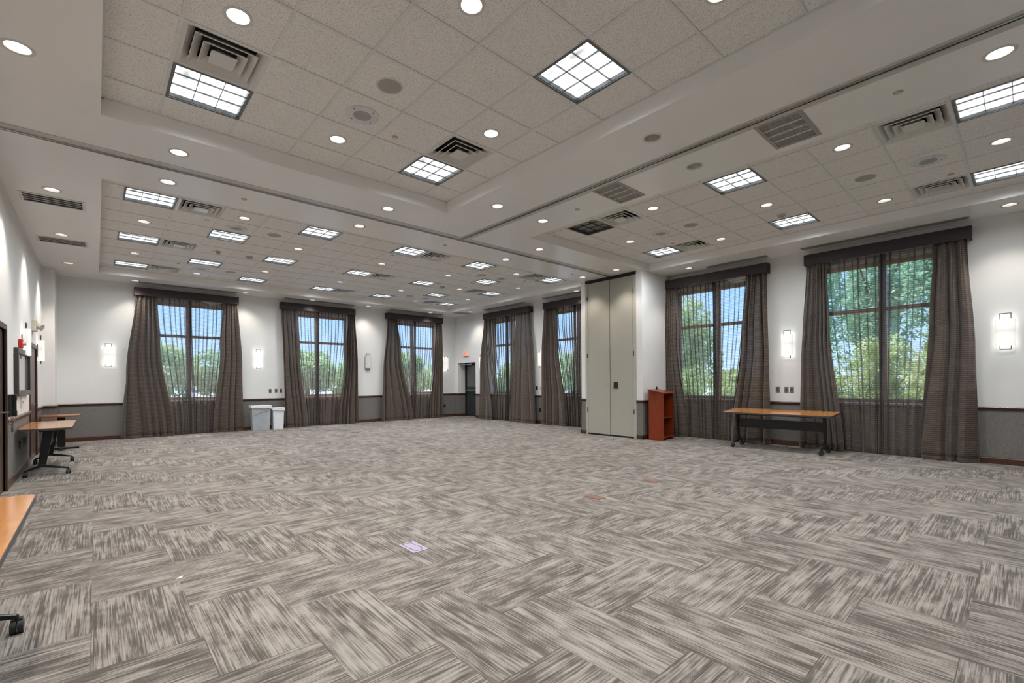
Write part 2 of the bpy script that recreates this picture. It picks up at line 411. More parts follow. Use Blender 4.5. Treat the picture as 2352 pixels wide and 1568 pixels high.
# ------------------------------------------------------------------ ceiling fixtures lists
TRAYS={'near':(.045,-1.6,3.96,5.73),'back':(.06,7.345,9.80,13.93),'right':(5.745,-1.6,9.62,5.765)}
TRAYS['back']=(.06,7.50,9.72,13.92)
PXT=.6075; PYT=.6166
lights={'near':[(.80,.15),(3.215,.15),(.80,2.57),(3.215,2.565),(.80,5.0),(3.22,5.01)],
 'right':[(6.53,.16),(8.95,.16),(6.53,2.60),(8.945,2.60),(6.54,5.04),(8.955,5.02)],
 'back':[(.605,8.395),(3.045,8.395),(4.878,8.415),(6.705,8.42),(9.15,8.395),(1.834,9.66),(7.94,9.67),(.605,10.86),(3.054,10.865),(4.882,10.88),(6.72,10.86),(9.145,10.86),(1.84,12.115),(7.955,12.105),(.609,13.34),(3.07,13.34),(4.90,13.345),(6.72,13.31),(9.165,13.315)]}
diffs={'near':[(.80,4.39),(3.225,4.40)],'right':[(6.53,.77),(8.935,.77),(6.55,4.43),(8.955,4.41)],
 'back':[(1.222,8.385),(1.225,10.865),(1.218,13.32),(5.49,8.395),(5.49,10.85),(5.49,13.29),(8.53,8.38),(8.53,10.84),(8.545,13.32)]}
offlight=[('right',(6.54,5.04))]
dls={'near':[(.796,3.813),(2.021,5.03),(3.234,3.83),(2.03,2.61),(3.27,1.40),(.80,1.40),(2.03,.15)],
 'right':[(6.535,1.396),(7.75,.169),(7.79,2.63),(8.96,1.394),(6.565,3.846),(7.79,5.06),(8.99,3.84)],
 'back':[(.605,9.67),(.612,12.135),(1.831,8.43),(3.065,9.67),(3.075,12.135),(1.85,13.40),(4.91,12.13),(4.885,9.675),(6.715,9.67),(6.735,12.135),(7.936,8.45),(7.943,10.885),(9.154,9.675),(7.97,13.38),(9.17,12.10)]}
sdl=[(.685,7.10,1),(.69,6.12,1),(3.207,6.143,1),(3.208,7.12,1),(4.361,5.028,1),(5.309,5.03,1),(6.40,6.16,1),(6.396,7.12,1),(8.919,7.137,1),(-.431,4.988,1),(-.42,8.349,1),(-.431,10.76,1),(-.425,13.179,1),(.721,14.385,1),(3.15,14.395,1),(4.963,14.41,1),(6.779,14.42,1),(9.181,14.38,1),(10.15,13.26,1),(10.145,8.338,1),(4.365,2.563,0),(5.321,2.576,0),(5.293,.12,1),(10.071,5.024,1),(8.918,6.169,1),(10.03,.139,1),(4.36,.12,1),(-.43,2.6,1)]
RDL=.078  # downlight aperture radius
RC=((0.75013884,-0.66124306,-0.00702354),(-0.00526876,0.00464438,-0.99997533),(0.66125937,0.75015735,0.0))
def vis(x,y,z,mg=25):   # would this fixture stand inside the photograph's frame
    a=[sum(q*w for q,w in zip(row,(x,y,z-H))) for row in RC]
    if a[2]<.1: return False
    u=1154.3+1058.3*a[0]/a[2]; v=875.7+1058.3*a[1]/a[2]
    return -mg<u<2352+mg and -mg<v<1568+mg
def ordinals(L,z,step):
    """(x, y, row word, column word) with rows counted away from the camera among the fixtures in the frame"""
    rows={}
    for x,y in L: rows.setdefault(step(y),[]).append((x,y))
    out=[];ri=0
    for k in sorted(rows):
        seen=[p for p in sorted(rows[k]) if vis(*p,z)]
        for p in sorted(rows[k]):
            out.append((p[0],p[1],ORD[ri] if p in seen else None,ORD[seen.index(p)] if p in seen else None))
        if seen: ri+=1
    return out
# ------------------------------------------------------------------ ceiling plates with true openings
def circ(x,y,r,n=20): return [(x+r*math.cos(2*PI*k/n),y+r*math.sin(2*PI*k/n)) for k in range(n)]
def rect(x0,y0,x1,y1): return [(x0,y0),(x1,y0),(x1,y1),(x0,y1)]
def plate(name,outer,holes,z,mat,label=None):
    V=[];E=[];
    for P in [outer]+holes:
        o=len(V); n=len(P); V+=[Vector(p) for p in P]; E+=[(o+i,o+(i+1)%n) for i in range(n)]
    v,e,f,_,_,_=delaunay_2d_cdt(V,E,[],0,1e-6)
    def inside(p,P):
        c=False; n=len(P)
        for i in range(n):
            a=P[i];b=P[(i+1)%n]
            if (a[1]>p[1])!=(b[1]>p[1]) and p[0]<(b[0]-a[0])*(p[1]-a[1])/(b[1]-a[1])+a[0]: c=not c
        return c
    F=[]
    for t in f:
        c=(sum(v[i][0] for i in t)/len(t),sum(v[i][1] for i in t)/len(t))
        if inside(c,outer) and not any(inside(c,h) for h in holes): F.append(tuple(t))
    mb=MB(); mb.add([(p[0],p[1],z) for p in v],F)
    o=struct(mb,name,mat,label)
    return o
sh=[rect(*t) for t in TRAYS.values()]+[circ(x,y,RDL) for x,y,_ in sdl]
SG=[(-.43,8.85,.66,.42),(-.43,11.235,.66,.41),(5.29,1.585,.66,.42),(5.295,3.61,.66,.40),(10.16,13.72,.62,.36)]
sh+=[rect(x-w/2+.03,y-d/2+.03,x+w/2-.03,y+d/2-.03) for x,y,w,d in SG]
plate('ceiling',rect(XL-.05,YF-.05,XR+.05,YB+.05),sh,S,MT['soffit'],'smooth painted soffit around three recessed trays')
bx=MB()
for t in TRAYS.values():
    x0,y0,x1,y1=t
    bx.add([(x0,y0,S),(x1,y0,S),(x1,y1,S),(x0,y1,S),(x0,y0,T),(x1,y0,T),(x1,y1,T),(x0,y1,T)],[(0,1,5,4),(1,2,6,5),(2,3,7,6),(3,0,4,7)])
struct(bx,'trim_7',MT['soffit'],'painted vertical sides of the ceiling trays')
gridorg={'near':(3.22+.304,5.01+.304),'right':(6.54+.304,5.04+.304),'back':(.605+.304,8.395+.308)}
for k,(nm,t) in enumerate(TRAYS.items()):
    hs=[rect(x-.295,y-.295,x+.295,y+.295) for x,y in lights[nm]+diffs[nm]]+[circ(x,y,RDL) for x,y in dls[nm]]
    plate('ceiling_tiles',rect(*t),hs,T,MT['tile'],'speckled acoustic tiles in the %s ceiling tray'%nm)
    g=MB(); x0,y0,x1,y1=t; gx,gy=gridorg[nm]; py=PYT if nm=='back' else .6085
    hw=.012
    a=gx-math.ceil((gx-x0)/PXT)*PXT
    while a<x1:
        if a>x0+.02: g.box((a-hw,y0,T-.006),(a+hw,y1,T-.001))
        a+=PXT
    a=gy-math.ceil((gy-y0)/py)*py
    while a<y1:
        if a>y0+.02: g.box((x0,a-hw,T-.0065),(x1,a+hw,T-.0015))
        a+=py
    g.box((x0,y0,T-.007),(x0+.02,y1,T-.001)); g.box((x1-.02,y0,T-.007),(x1,y1,T-.001)); g.box((x0,y0,T-.007),(x1,y0+.02,T-.001)); g.box((x0,y1-.02,T-.007),(x1,y1,T-.001))
    struct(g,'trim_%d'%(8+k),MT['tbar'],'metal grid bars between the ceiling tiles')
# plenum lid so that no daylight leaks in
lid=MB(); lid.box((XL-.25,YF-.25,T+.28),(XR+.3,YB+.25,T+.34)); struct(lid,'ceiling_deck',MT['void'])
# partition tracks
tk=MB()
def strip(a,b,mi,z0): tk.box((a[0],a[1],S-z0),(b[0],b[1],S+.002),mi)
ty,tx=6.64,4.85
strip((XL,ty-.13),(PX,ty+.05),1,.006); strip((tx-.05,YF),(tx+.13,ty-.13),1,.006)
strip((XL,ty-.02),(PX+.01,ty-.004),2,.016); strip((XL,ty+.012),(PX+.01,ty+.03),2,.016)
strip((tx-.012,YF),(tx+.006,ty-.02),2,.016); strip((tx+.024,YF),(tx+.04,ty-.02),2,.016)
strip((XL,ty-.004),(PX,ty+.012),0,.0075); strip((tx+.006,YF),(tx+.024,ty-.02),0,.0075)
struct(tk,'trim_11',[MT['track'],MT['trackstrip'],MT['alu']],'aluminium sliding track of the folding partition')
# ------------------------------------------------------------------ recessed troffers
def spot(name,loc,power,angle,blend,color,parent=None,r=.04):
    l=bpy.data.lights.new(name,'SPOT'); l.energy=power; l.spot_size=math.radians(angle); l.spot_blend=blend; l.color=color; l.shadow_soft_size=r
    o=bpy.data.objects.new(name,l); COL.objects.link(o); o.location=loc
    if parent: o.parent=parent
    return o
TP=150.; DP=42.
def make_troffer(lit,loc,label,power=TP):
    t=thing('fluorescent_ceiling_light',loc,0,label,'ceiling light','lit square troffers' if lit else None)
    f=MB(); a=.304; b=.282
    for s in (-1,1):
        f.box((s*a if s<0 else b,-a,-.010),(-b if s<0 else a,a,.004)); f.box((-b,s*a if s<0 else b,-.010),(b,-b if s<0 else a,.004))
        f.box((s*b-.004,-b,0),(s*b+.004,b,.09)); f.box((-b,s*b-.004,0),(b,s*b+.004,.09))
    f.build('frame',MT['darkframe'],t)
    l=MB(); l.box((-b,-b,.034),(b,b,.04)); l.build('lens',MT['lens'] if lit else MT['lensoff'],t)
    g=MB()
    for k in (-1,1):
        c=k*b/3
        g.box((c-.0022,-b,.020),(c+.0022,b,.034)); g.box((-b,c-.0022,.020),(b,c+.0022,.034))
    g.build('louver',MT['darkframe'],t)
    if lit: spot('lamp_glow',(0,0,-.012),power,168,1.,(.93,.97,1.),t,.12)
    return t
for nm,L in lights.items():
    proto=None
    for x,y,ra,co in ordinals(L,T,lambda y:round(y/1.2)):
        lab='lit square troffer in the %s tile tray, %s row from camera, %s from left'%(nm,ra,co) if ra else 'square troffer in the %s tile tray just outside the photo, at x %d'%(nm,x)
        if (nm,(x,y)) in offlight:
            make_troffer(False,(x,y,T),'unlit dark square troffer in the right tile tray beside a diffuser'); continue
        if proto is None: proto=make_troffer(True,(x,y,T),lab,TP*{'near':1.2,'right':1.02,'back':.68}[nm])
        else: dup(proto,(x,y,T),0,lab)
# ------------------------------------------------------------------ square supply diffusers
def ringsq(mb,a0,z0,a1,z1,mi=0,cr=.0):
    vs=[(s*a0,t*a0,z0) for s,t in ((-1,-1),(1,-1),(1,1),(-1,1))]+[(s*a1,t*a1,z1) for s,t in ((-1,-1),(1,-1),(1,1),(-1,1))]
    mb.add(vs,[(i,(i+1)%4,4+(i+1)%4,4+i) for i in range(4)],mi)
def make_diff(loc,label):
    t=thing('ceiling_air_diffuser',loc,0,label,'air vent','square supply diffusers')
    f=MB(); ringsq(f,.304,-.004,.268,-.006); ringsq(f,.268,-.006,.215,.045); ringsq(f,.304,-.004,.304,.01); f.build('frame',MT['whitemetal'],t)
    d=MB(); d.box((-.22,-.22,.12),(.22,.22,.125)); ringsq(d,.215,.045,.215,.12); d.build('duct',MT['void'],t)
    for a,z in ((.222,-.010),(.158,-.016),(.094,-.022)):
        c=MB(); ringsq(c,a,z,a-.006,z-.006); ringsq(c,a,z,a-.056,z+.052); ringsq(c,a-.006,z-.006,a-.062,z+.046); ringsq(c,a-.056,z+.052,a-.062,z+.046)
        if a<.1: c.add([(s*(a-.006),q*(a-.006),z-.006) for s,q in ((-1,-1),(1,-1),(1,1),(-1,1))],[(0,1,2,3)])
        c.build('cone_vane',MT['whitemetal'],t)
    return t
proto=None
for nm,L in diffs.items():
    for x,y,ra,co in ordinals(L,T,lambda y:round(y/1.2)):
        lab='white square diffuser in the %s tile tray, %s row from camera, %s from left'%(nm,ra,co)
        if proto is None: proto=make_diff((x,y,T),lab)
        else: dup(proto,(x,y,T),0,lab)
# ------------------------------------------------------------------ round downlights
def make_dl(lit,loc,label):
    t=thing('recessed_downlight',loc,0,label,'downlight','lit round downlights' if lit else 'unlit round downlights')
    r=MB(); r.lathe([(.099,.001),(.098,-.004),(.09,-.006),(.076,-.003),(.075,.004)],32); r.build('trim_ring',MT['whitemetal'],t,True)
    c=MB(); c.lathe([(.076,-.002),(.072,.03),(.06,.075),(.05,.10)],32); c.build('reflector',MT['cone'],t,True)
    l=MB(); l.lathe([(.070,.034),(.050,.024),(.0005,.019)],24) if lit else l.lathe([(.05,.1),(.03,.09),(.0005,.085)],24)
    l.build('lamp',MT['bulb'] if lit else MT['bulboff'],t,True)
    if lit: spot('lamp_glow',(0,0,-.006),DP,95,.7,(1.,.9,.8),t,.05)
    return t
pl=[None,None]
def put_dl(x,y,z,lit,lab):
    if pl[lit] is None: pl[lit]=make_dl(lit,(x,y,z),lab)
    else:
        o=dup(pl[lit],(x,y,z),0,lab)
        if lit and x<-.3:      # wall washers along the left wall carry brighter lamps
            for c in o.children:
                if c.type=='LIGHT': c.data=c.data.copy(); c.data.energy=DP*2.6
for nm,L in dls.items():
    for x,y,ra,co in ordinals(L,T,lambda y:round((y-.2)/1.22)):
        put_dl(x,y,T,1,'lit downlight in the %s tile tray, %s row from camera, %s from left'%(nm,ra,co) if ra else 'lit downlight in the %s tile tray just outside the photo, number %d'%(nm,int(x*10)))
where={(.685,7.10):'just beyond the cross track, leftmost',(.69,6.12):'just before the cross track, leftmost',(3.207,6.143):'just before the cross track, second from left',(3.208,7.12):'just beyond the cross track, second from left',
(4.361,5.028):'left of the long track, farthest of its row',(5.309,5.03):'right of the long track, farthest of its row',(6.40,6.16):'before the cross track, between the T junction and the pocket',(6.396,7.12):'beyond the cross track, between the T junction and the pocket',
(8.919,7.137):'beyond the cross track by the partition pocket',(-.431,4.988):'at the upper left edge of the photo, nearest along the left wall',(-.42,8.349):'above the nearer long slotted vent by the left wall',(-.431,10.76):'above the farther long slotted vent by the left wall',(-.425,13.179):'nearest the corner column on the left',
(.721,14.385):'above the left end of the first back window',(3.15,14.395):'between the first and second back windows',(4.963,14.41):'in front of the second back window valance',(6.779,14.42):'between the second and third back windows',(9.181,14.38):'in front of the third back window valance',
(10.15,13.26):'beside the small vent in the far right corner',(10.145,8.338):'left of the partition pocket above the half hidden curtain',(5.321,2.576):'in the right bay left of the big tile light',(4.365,2.563):'near the middle of the near soffit',(5.293,.12):'at the upper right edge of the photo',
(10.071,5.024):'above the first striped drape right of the pocket',(8.918,6.169):'right in front of the partition pocket doors',(10.03,.139):'above the rightmost wall sconce',(4.36,.12):'left of the long track beyond the picture top',(-.43,2.6):'above the near left table'}
for x,y,lit in sdl:
    put_dl(x,y,S,lit,('%s soffit downlight '%('lit' if lit else 'unlit'))+where[(x,y)])
# ------------------------------------------------------------------ speakers, sprinklers, detectors
def round_speaker(name,x,y,big,label):
    t=thing(name,(x,y,T),0,label,'speaker')
    if big:
        a=MB(); a.lathe([(.165,0),(.165,-.005),(.155,-.008),(.088,-.008)],36); a.build('rim',MT['spkwhite'],t,True)
        b=MB(); b.lathe([(.088,-.008),(.05,-.009),(.0005,-.009)],30); b.build('grille',MT['spkgrey'],t,True)
        for k in range(4):
            c=MB(); c.lathe([(.006,-.007),(.005,-.011),(.0004,-.011)],8,c=(.13*math.cos(k*PI/2+.5),.13*math.sin(k*PI/2+.5),0)); c.build('screw',MT['blk'],t)
    else:
        a=MB(); a.lathe([(.12,0),(.118,-.004),(.108,-.006),(.104,-.004)],36); a.build('rim',MT['whitemetal'],t,True)
        b=MB(); b.lathe([(.104,-.004),(.05,-.007),(.0005,-.008)],30); b.build('grille',MT['spkgrey'],t,True)
for x,y,w in ((2.026,4.409,'in the near tile tray, beside the unadorned grey one'),(1.84,9.053,'in the back tray, nearest on the left'),(1.859,12.806,'in the back tray, farthest on the left'),(7.982,9.084,'in the back tray, nearest on the right'),(7.979,12.764,'in the back tray, farthest on the right'),(7.746,.782,'in the right tray, nearest the camera'),(7.779,4.414,'in the right tray, farther from the camera')):
    round_speaker('ceiling_speaker',x,y,True,'wide rimmed round ceiling speaker '+w)
for x,y,w in ((2.016,3.812,'in the near tile tray above the white rimmed one'),(2.447,9.04,'in the back tray, nearest on the left'),(2.458,12.73,'in the back tray, farthest on the left'),(7.338,9.102,'in the back tray, nearest on the right'),(7.358,12.733,'in the back tray, farthest on the right'),(7.752,1.404,'in the right tray, nearest the camera'),(7.773,3.833,'in the right tray, farther from the camera')):
    round_speaker('flush_ceiling_speaker',x,y,False,'plain flush grey round speaker cover '+w)
def sprinkler(x,y,z,label):
    t=thing('ceiling_sprinkler',(x,y,z),0,label,'sprinkler')
    a=MB(); a.lathe([(.036,0),(.036,-.003),(.026,-.005)],20); a.build('escutcheon',MT['tan'],t,True)
    b=MB(); b.lathe([(.026,-.004),(.026,-.012),(.0005,-.013)],20); b.build('cover_cap',MT['cream'],t,True)
for x,y,z,w in ((2.477,4.573,T,'in the near tile tray'),(1.379,8.906,T,'in the back tray below the first diffuser'),(1.388,12.548,T,'in the back tray, far left'),(4.732,8.866,T,'in the back tray, near middle'),(4.747,12.59,T,'in the back tray, far middle'),(8.642,8.878,T,'in the back tray, near right'),(8.656,12.518,T,'in the back tray, far right'),(8.48,.637,T,'in the right tray above the lower right diffuser'),(8.533,4.582,T,'in the right tray by the far diffuser'),
    (1.535,7.086,S,'in the soffit left beyond the cross track'),(4.86,7.095,S,'in the soffit beyond the T junction'),(8.469,7.095,S,'in the soffit by the partition pocket'),(5.34,4.362,S,'in the right soffit between vent and downlight'),(5.33,.731,S,'in the right soffit near the top right')):
    sprinkler(x,y,z,'small round sprinkler cover '+w)
def detector(x,y,label,mat):
    t=thing('smoke_detector',(x,y,T),0,label,'smoke detector')
    a=MB(); a.lathe([(.075,0),(.075,-.008),(.06,-.016),(.05,-.018)],28); a.build('base',MT[mat],t,True)
    b=MB(); b.lathe([(.05,-.018),(.046,-.036),(.03,-.046),(.0005,-.048)],28); b.build('sensor_head',MT['tan'],t,True)
detector(2.466,10.94,'tan smoke detector in the back tray, left','tan'); detector(7.373,10.917,'tan smoke detector in the back tray, right','tan'); detector(8.422,2.624,'cream smoke detector beside a troffer in the right tray','cream')
# gimbal light (unlit) and two small square plates
t=thing('gimbal_ceiling_light',(1.85,10.90,T),0,'white swivelling ring light left of the tan detector in the back tray','ceiling light')
a=MB(); a.lathe([(.085,0),(.083,-.006),(.066,-.008),(.06,.0)],28); a.build('ring',MT['whitemetal'],t,True)
a=MB(); a.tube((.0,0,-.002),(.05,-.02,-.035),.034,16); a.build('lamp_head',MT['spkgrey'],t,True)
for x,y,w in ((4.286,10.76,'nearer'),(4.306,11.08,'farther')):
    t=thing('ceiling_outlet',(x,y,T),0,'small white square ceiling outlet in the back tray, the %s of two'%w,'outlet')
    a=MB(); a.rbox((-.05,-.05,-.008),(.05,.05,0),.008); a.build('plate',MT['plastic'],t)
    a=MB(); a.box((-.02,-.02,-.011),(.02,.02,-.008)); a.build('socket',MT['spkgrey'],t)
# ------------------------------------------------------------------ soffit grilles
def soffit_grille(x,y,w,d,n,dark,along,label):
    t=thing('return_air_vent',(x,y,S),0,label,'air vent')
    f=MB(); b=.035
    f.box((-w/2,-d/2,-.008),(w/2,-d/2+b,0)); f.box((-w/2,d/2-b,-.008),(w/2,d/2,0)); f.box((-w/2,-d/2+b,-.008),(-w/2+b,d/2-b,0)); f.box((w/2-b,-d/2+b,-.008),(w/2,d/2-b,0))
    f.build('frame',MT['slat'] if not dark else MT['whitemetal'],t)
    g=MB(); g.box((-w/2+b,-d/2+b,.02),(w/2-b,d/2-b,.024)); g.build('backing',MT['void'],t)
    iw,idp=w-2*b,d-2*b
    s=MB()
    for k in range(1,n):
        if along=='x': c=-idp/2+k*idp/n; s.box((-iw/2,c-.006,-.006),(iw/2,c+.006,.004))
        else: c=-iw/2+k*iw/n; s.box((c-.009,-idp/2,-.006),(c+.009,idp/2,.004))
    s.build('mullions',MT['whitemetal'],t)
    v=MB(); m=int((iw if along=='x' else idp)/.012)
    for k in range(m):
        if along=='x': c=-iw/2+(k+.5)*iw/m; v.box((c-.0028,-idp/2,0),(c+.0028,idp/2,.012))
        else: c=-idp/2+(k+.5)*idp/m; v.box((-iw/2,c-.0042,0),(iw/2,c+.0042,.012))
    v.build('louvre_blades',MT['grilldark'] if dark else MT['slat'],t)
soffit_grille(-.43,8.85,.66,.42,4,True,'x','dark four slot return vent in the left soffit, the nearer one')
soffit_grille(-.43,11.235,.66,.41,4,True,'x','dark four slot return vent in the left soffit, the farther one')
soffit_grille(5.29,1.585,.66,.42,4,False,'y','large beige four panel vent in the right soffit, nearest the camera')
soffit_grille(5.295,3.61,.66,.40,4,False,'y','large beige four panel vent in the right soffit, farther one')
soffit_grille(10.16,13.72,.62,.36,4,False,'x','grey vent in the soffit at the far right room corner')
# ------------------------------------------------------------------ windows, valances, curtains
def frameat(wall,u):
    if wall=='back': return Vector((u,YB,0)),0.
    if wall=='right': return Vector((XR,u,0)),-PI/2
    return Vector((XL,u,0)),PI/2
def window(n,wall,u):
    loc,rz=frameat(wall,u)
    root=bpy.data.objects.new('window_%d'%n,None); COL.objects.link(root); root.location=loc; root.rotation_euler=(0,0,rz); root['kind']='structure'
    f=MB(); y0,y1=.12,.18; w=HWD
    f.box((-w,y0,WZ0),(-w+.07,y1,WZ1)); f.box((w-.07,y0,WZ0),(w,y1,WZ1)); f.box((-w,y0,WZ1-.15),(w,y1,WZ1-.07)); f.box((-w,y0,WZ0),(w,y1,WZ0+.06))
    f.box((-.055,y0-.02,WZ0),(.055,y1+.01,WZ1)); f.box((-w,y0-.01,2.575),(w,y1,2.645))
    o=f.build('window_frame',MT['winwood'],root); 
    g=MB(); g.box((-w+.05,.148,WZ0+.03),(w-.05,.154,WZ1-.05)); g.build('window_glass',MT['glass'],root)
    s=MB(); s.box((-w-.03,-.012,WZ0-.025),(w+.03,.13,WZ0+.0)); s.build('window_sill',MT['plastic'],root)
    b=MB()
    b.box((-w,.10,WZ1-.07),(w,.17,WZ1)); b.box((-w+.02,.04,WZ1-.03),(w-.02,.09,WZ1-.01))
    b.build('blind_headrail',MT['cream'],root)
for k,u in enumerate(backW): window(k+1,'back',u)
for k,u in enumerate(rightW): window(k+4,'right',u)
VH=1.155
def valance(wall,u,half,wh):
    loc,rz=frameat(wall,u); loc.z=3.56
    t=thing('valance_box',loc,rz,'dark fabric covered valance box '+wh,'valance','valance boxes over the windows')
    m=MB(); D=.20; h=.20
    m.box((-half,-D,0),(half,-D+.02,h)); m.build('front_board',MT['tassel'],t,bev=.003)
    for s in (-1,1):
        m=MB(); m.box((s*half-(.02 if s>0 else 0),-D+.02,0),(s*half+(.02 if s<0 else 0),0,h)); m.build('end_board',MT['tassel'],t,bev=.003)
    m=MB(); m.box((-half+.02,-D+.02,h-.02),(half-.02,0,h)); m.build('top_board',MT['tassel'],t)
def lerp(a,b,t): return a+(b-a)*t
def cloth(mb,uL,uR,zt,zb,vf,nu,nz,endz=None):
    """uL,uR: functions of s (0 top..1 bottom); vf(t,s)->(du,v)"""
    vs=[]
    for j in range(nz+1):
        s=j/nz
        for i in range(nu+1):
            t=i/nu; du,v=vf(t,s); z=lerp(zt(t) if callable(zt) else zt,zb(t) if callable(zb) else zb,s)
            vs.append((lerp(uL(s),uR(s),t)+du,-v,z))
    fs=[(j*(nu+1)+i,j*(nu+1)+i+1,(j+1)*(nu+1)+i+1,(j+1)*(nu+1)+i) for j in range(nz) for i in range(nu)]
    mb.add(vs,fs)
def poly(pts):
    def f(s):
        for (a,x),(b,y) in zip(pts,pts[1:]):
            if s<=b:
                q=(s-a)/(b-a); q=q*q*(3-2*q); return x+(y-x)*q
        return pts[-1][1]
    return f
def drape(wall,u,side,oL,iR,wh,seed,folds=6):
    """oL: outer edge polyline, iR: inner edge polyline, local u, lists [(s,u)]"""
    loc,rz=frameat(wall,u); rnd=random.Random(seed)
    t=thing('window_drape',loc,rz,'%s striped brown drape %s'%(side,wh),'curtain','side drapes at the windows')
    ph=[rnd.uniform(0,6.28) for _ in range(5)]; fr=rnd.uniform(.85,1.15)
    def vf(tt,s):
        x=tt+.055*math.sin(2*PI*tt*1.3+ph[0])*(.3+s)+.02*math.sin(5*s+ph[1])
        env=.6+.4*math.sin(2*PI*tt*.9+ph[2])
        a=.034+.036*min(1,s*3)
        w=2*abs(math.sin(PI*folds*fr*x+ph[3]))**.55-1.1
        w2=math.sin(2*PI*folds*2.3*x+ph[4]+2*s)
        v=.138+.030*min(1,s*4)+a*w*(1-.3*s*env)+.009*w2*(1-s*.6)+.022*math.sin(2*PI*1.1*tt+ph[0]+1.5*s)*s
        du=.012*math.cos(2*PI*folds*fr*x+ph[3])
        return du,min(.174+.08*min(1,s*6),max(.098,v))
    m=MB(); cloth(m,poly(oL),poly(iR),3.57,.012,vf,150,26)
    o=m.build('drape_cloth',MT['drape'],t,True); 
    md=o.modifiers.new('thick','SOLIDIFY'); md.thickness=.003; md.offset=0
    h=MB(); cloth(h,lambda s:poly(oL)(1)+.0,lambda s:poly(iR)(1)-.0,.075,.009,lambda tt,s:(vf(tt,1)[0],vf(tt,1)[1]+.004),150,2)
    h.build('hem',MT['drape'],t,True)
    return t
def sheer(wall,u,lt,lb,rt,rb,wh,seed,sag=None,meet=0.):
    loc,rz=frameat(wall,u); rnd=random.Random(seed)
    t=thing('sheer_curtain',loc,rz,'translucent striped sheer curtain '+wh,'curtain','sheer curtains in the windows')
    for side in (0,1):
        if side==0: a0,a1,b0,b1=lt,lb,meet+.03,meet+rnd.uniform(-.02,.12)
        else: a0,a1,b0,b1=meet-.05,meet+rnd.uniform(-.10,.02),rt,rb
        npl=max(5,int(round(abs(b0-a0)/.105))); P=[(k+.5+rnd.uniform(-.22,.22))/npl for k in range(npl)]
        W=[rnd.choice((.007,.009,.012,.022)) for _ in P]; Dp=[rnd.uniform(.020,.034) for _ in P]; fade=[rnd.uniform(.35,1.) for _ in P]
        P+=[.975,.93] if side==0 else [.02,.07]; W+=[.02,.016]; Dp+=[.03,.03]; fade+=[1.,1.]
        q=rnd.uniform(0,6)
        def vf(tt,s):
            v=.052+.007*math.sin(2*PI*tt*3.1+q+s*1.5)+(.003+.020*s)*math.sin(2*PI*tt*5.3+q+s)
            for c,w,d,fd in zip(P,W,Dp,fade):
                e=(tt-c)/(w*(1+1.6*s*(1-fd)))
                if abs(e)<4: v+=d*(1-s*(1-fd))*math.exp(-e*e*.6)*math.cos(2.6*e)
            return 0,min(.094,max(.014,v+side*.004))
        zt=3.57
        if sag and side==sag[0]:
            def zt(tt,sg=sag): 
                x=(tt-sg[1])/(sg[2]-sg[1]); return 3.57-(sg[3]*math.sin(PI*x) if 0<x<1 else 0)
        m=MB(); cloth(m,poly([(0,a0),(1,a1)]),poly([(0,b0),(1,b1)]),zt,.014,vf,560,12)
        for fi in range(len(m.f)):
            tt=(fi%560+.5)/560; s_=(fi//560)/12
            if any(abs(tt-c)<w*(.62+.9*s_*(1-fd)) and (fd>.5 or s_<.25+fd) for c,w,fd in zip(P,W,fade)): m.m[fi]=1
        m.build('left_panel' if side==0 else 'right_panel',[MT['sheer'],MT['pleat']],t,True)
    return t
backN=['on the back wall, leftmost window','on the back wall, middle window','on the back wall, rightmost window']
rightN=['on the right wall, farthest window','on the right wall, half hidden by the partition pocket','on the right wall, just right of the lectern','on the right wall, nearest window at far right']
# outer-left, inner-left, inner-right, outer-right given in wall coordinates: (top,bottom)
spec=[('back',0,(.745,.50),(1.16,1.52),(2.64,2.36),(2.99,3.10),.03),
('back',1,(4.13,4.20),(4.62,4.88),(6.18,5.84),(6.43,6.52),-.02),
('back',2,(7.58,7.32),(8.0,8.55),(9.58,9.25),(9.85,9.86),.03),
('right',0,(12.76,13.08),(12.68,12.30),(11.15,11.42),(10.52,10.25),0.),
('right',1,(9.84,9.95),(9.36,8.95),(8.15,8.35),(7.60,7.58),0.),
('right',2,(5.78,5.88),(5.50,5.27),(3.95,4.29),(3.55,3.48),.02),
('right',3,(2.81,2.94),(2.49,2.22),(.98,1.17),(.60,.48),.04)]
for k,(wl,i,oL,iL,iR,oR,meet) in enumerate(spec):
    c=(backW if wl=='back' else rightW)[i]; nmz=(backN if wl=='back' else rightN)[i]
    sg=1 if wl=='back' else -1
    L=lambda a:(a-c)*sg
    vc=(3.012+.724)/2 if k==0 else None
    cen={0:1.868,1:5.28,2:8.73,3:11.64,4:8.695,5:4.66,6:1.70}[k]
    valance(wl,cen,{3:1.162,4:1.165}.get(k,1.15),nmz)
    drape(wl,c,'left',[(0,L(oL[0])),(.55,lerp(L(oL[0]),L(oL[1]),.75)),(1,L(oL[1]))],[(0,L(iL[0])),(.35,lerp(L(iL[0]),L(iL[1]),.2)),(1,L(iL[1]))],nmz,k*7+1,5 if k!=3 else 3)
    drape(wl,c,'right',[(0,L(iR[0])),(.35,lerp(L(iR[0]),L(iR[1]),.3)),(1,L(iR[1]))],[(0,L(oR[0])),(.5,lerp(L(oR[0]),L(oR[1]),.75)),(1,L(oR[1]))],nmz,k*7+3,4)
    sheer(wl,c,L(iL[0])-.12,L(iL[1])-.12,L(iR[0])+.12,L(iR[1])+.12,nmz,k*5+2,sag=(1,.35,.98,.13) if k==5 else ((1,.3,.9,.06) if k==0 else None),meet=meet)
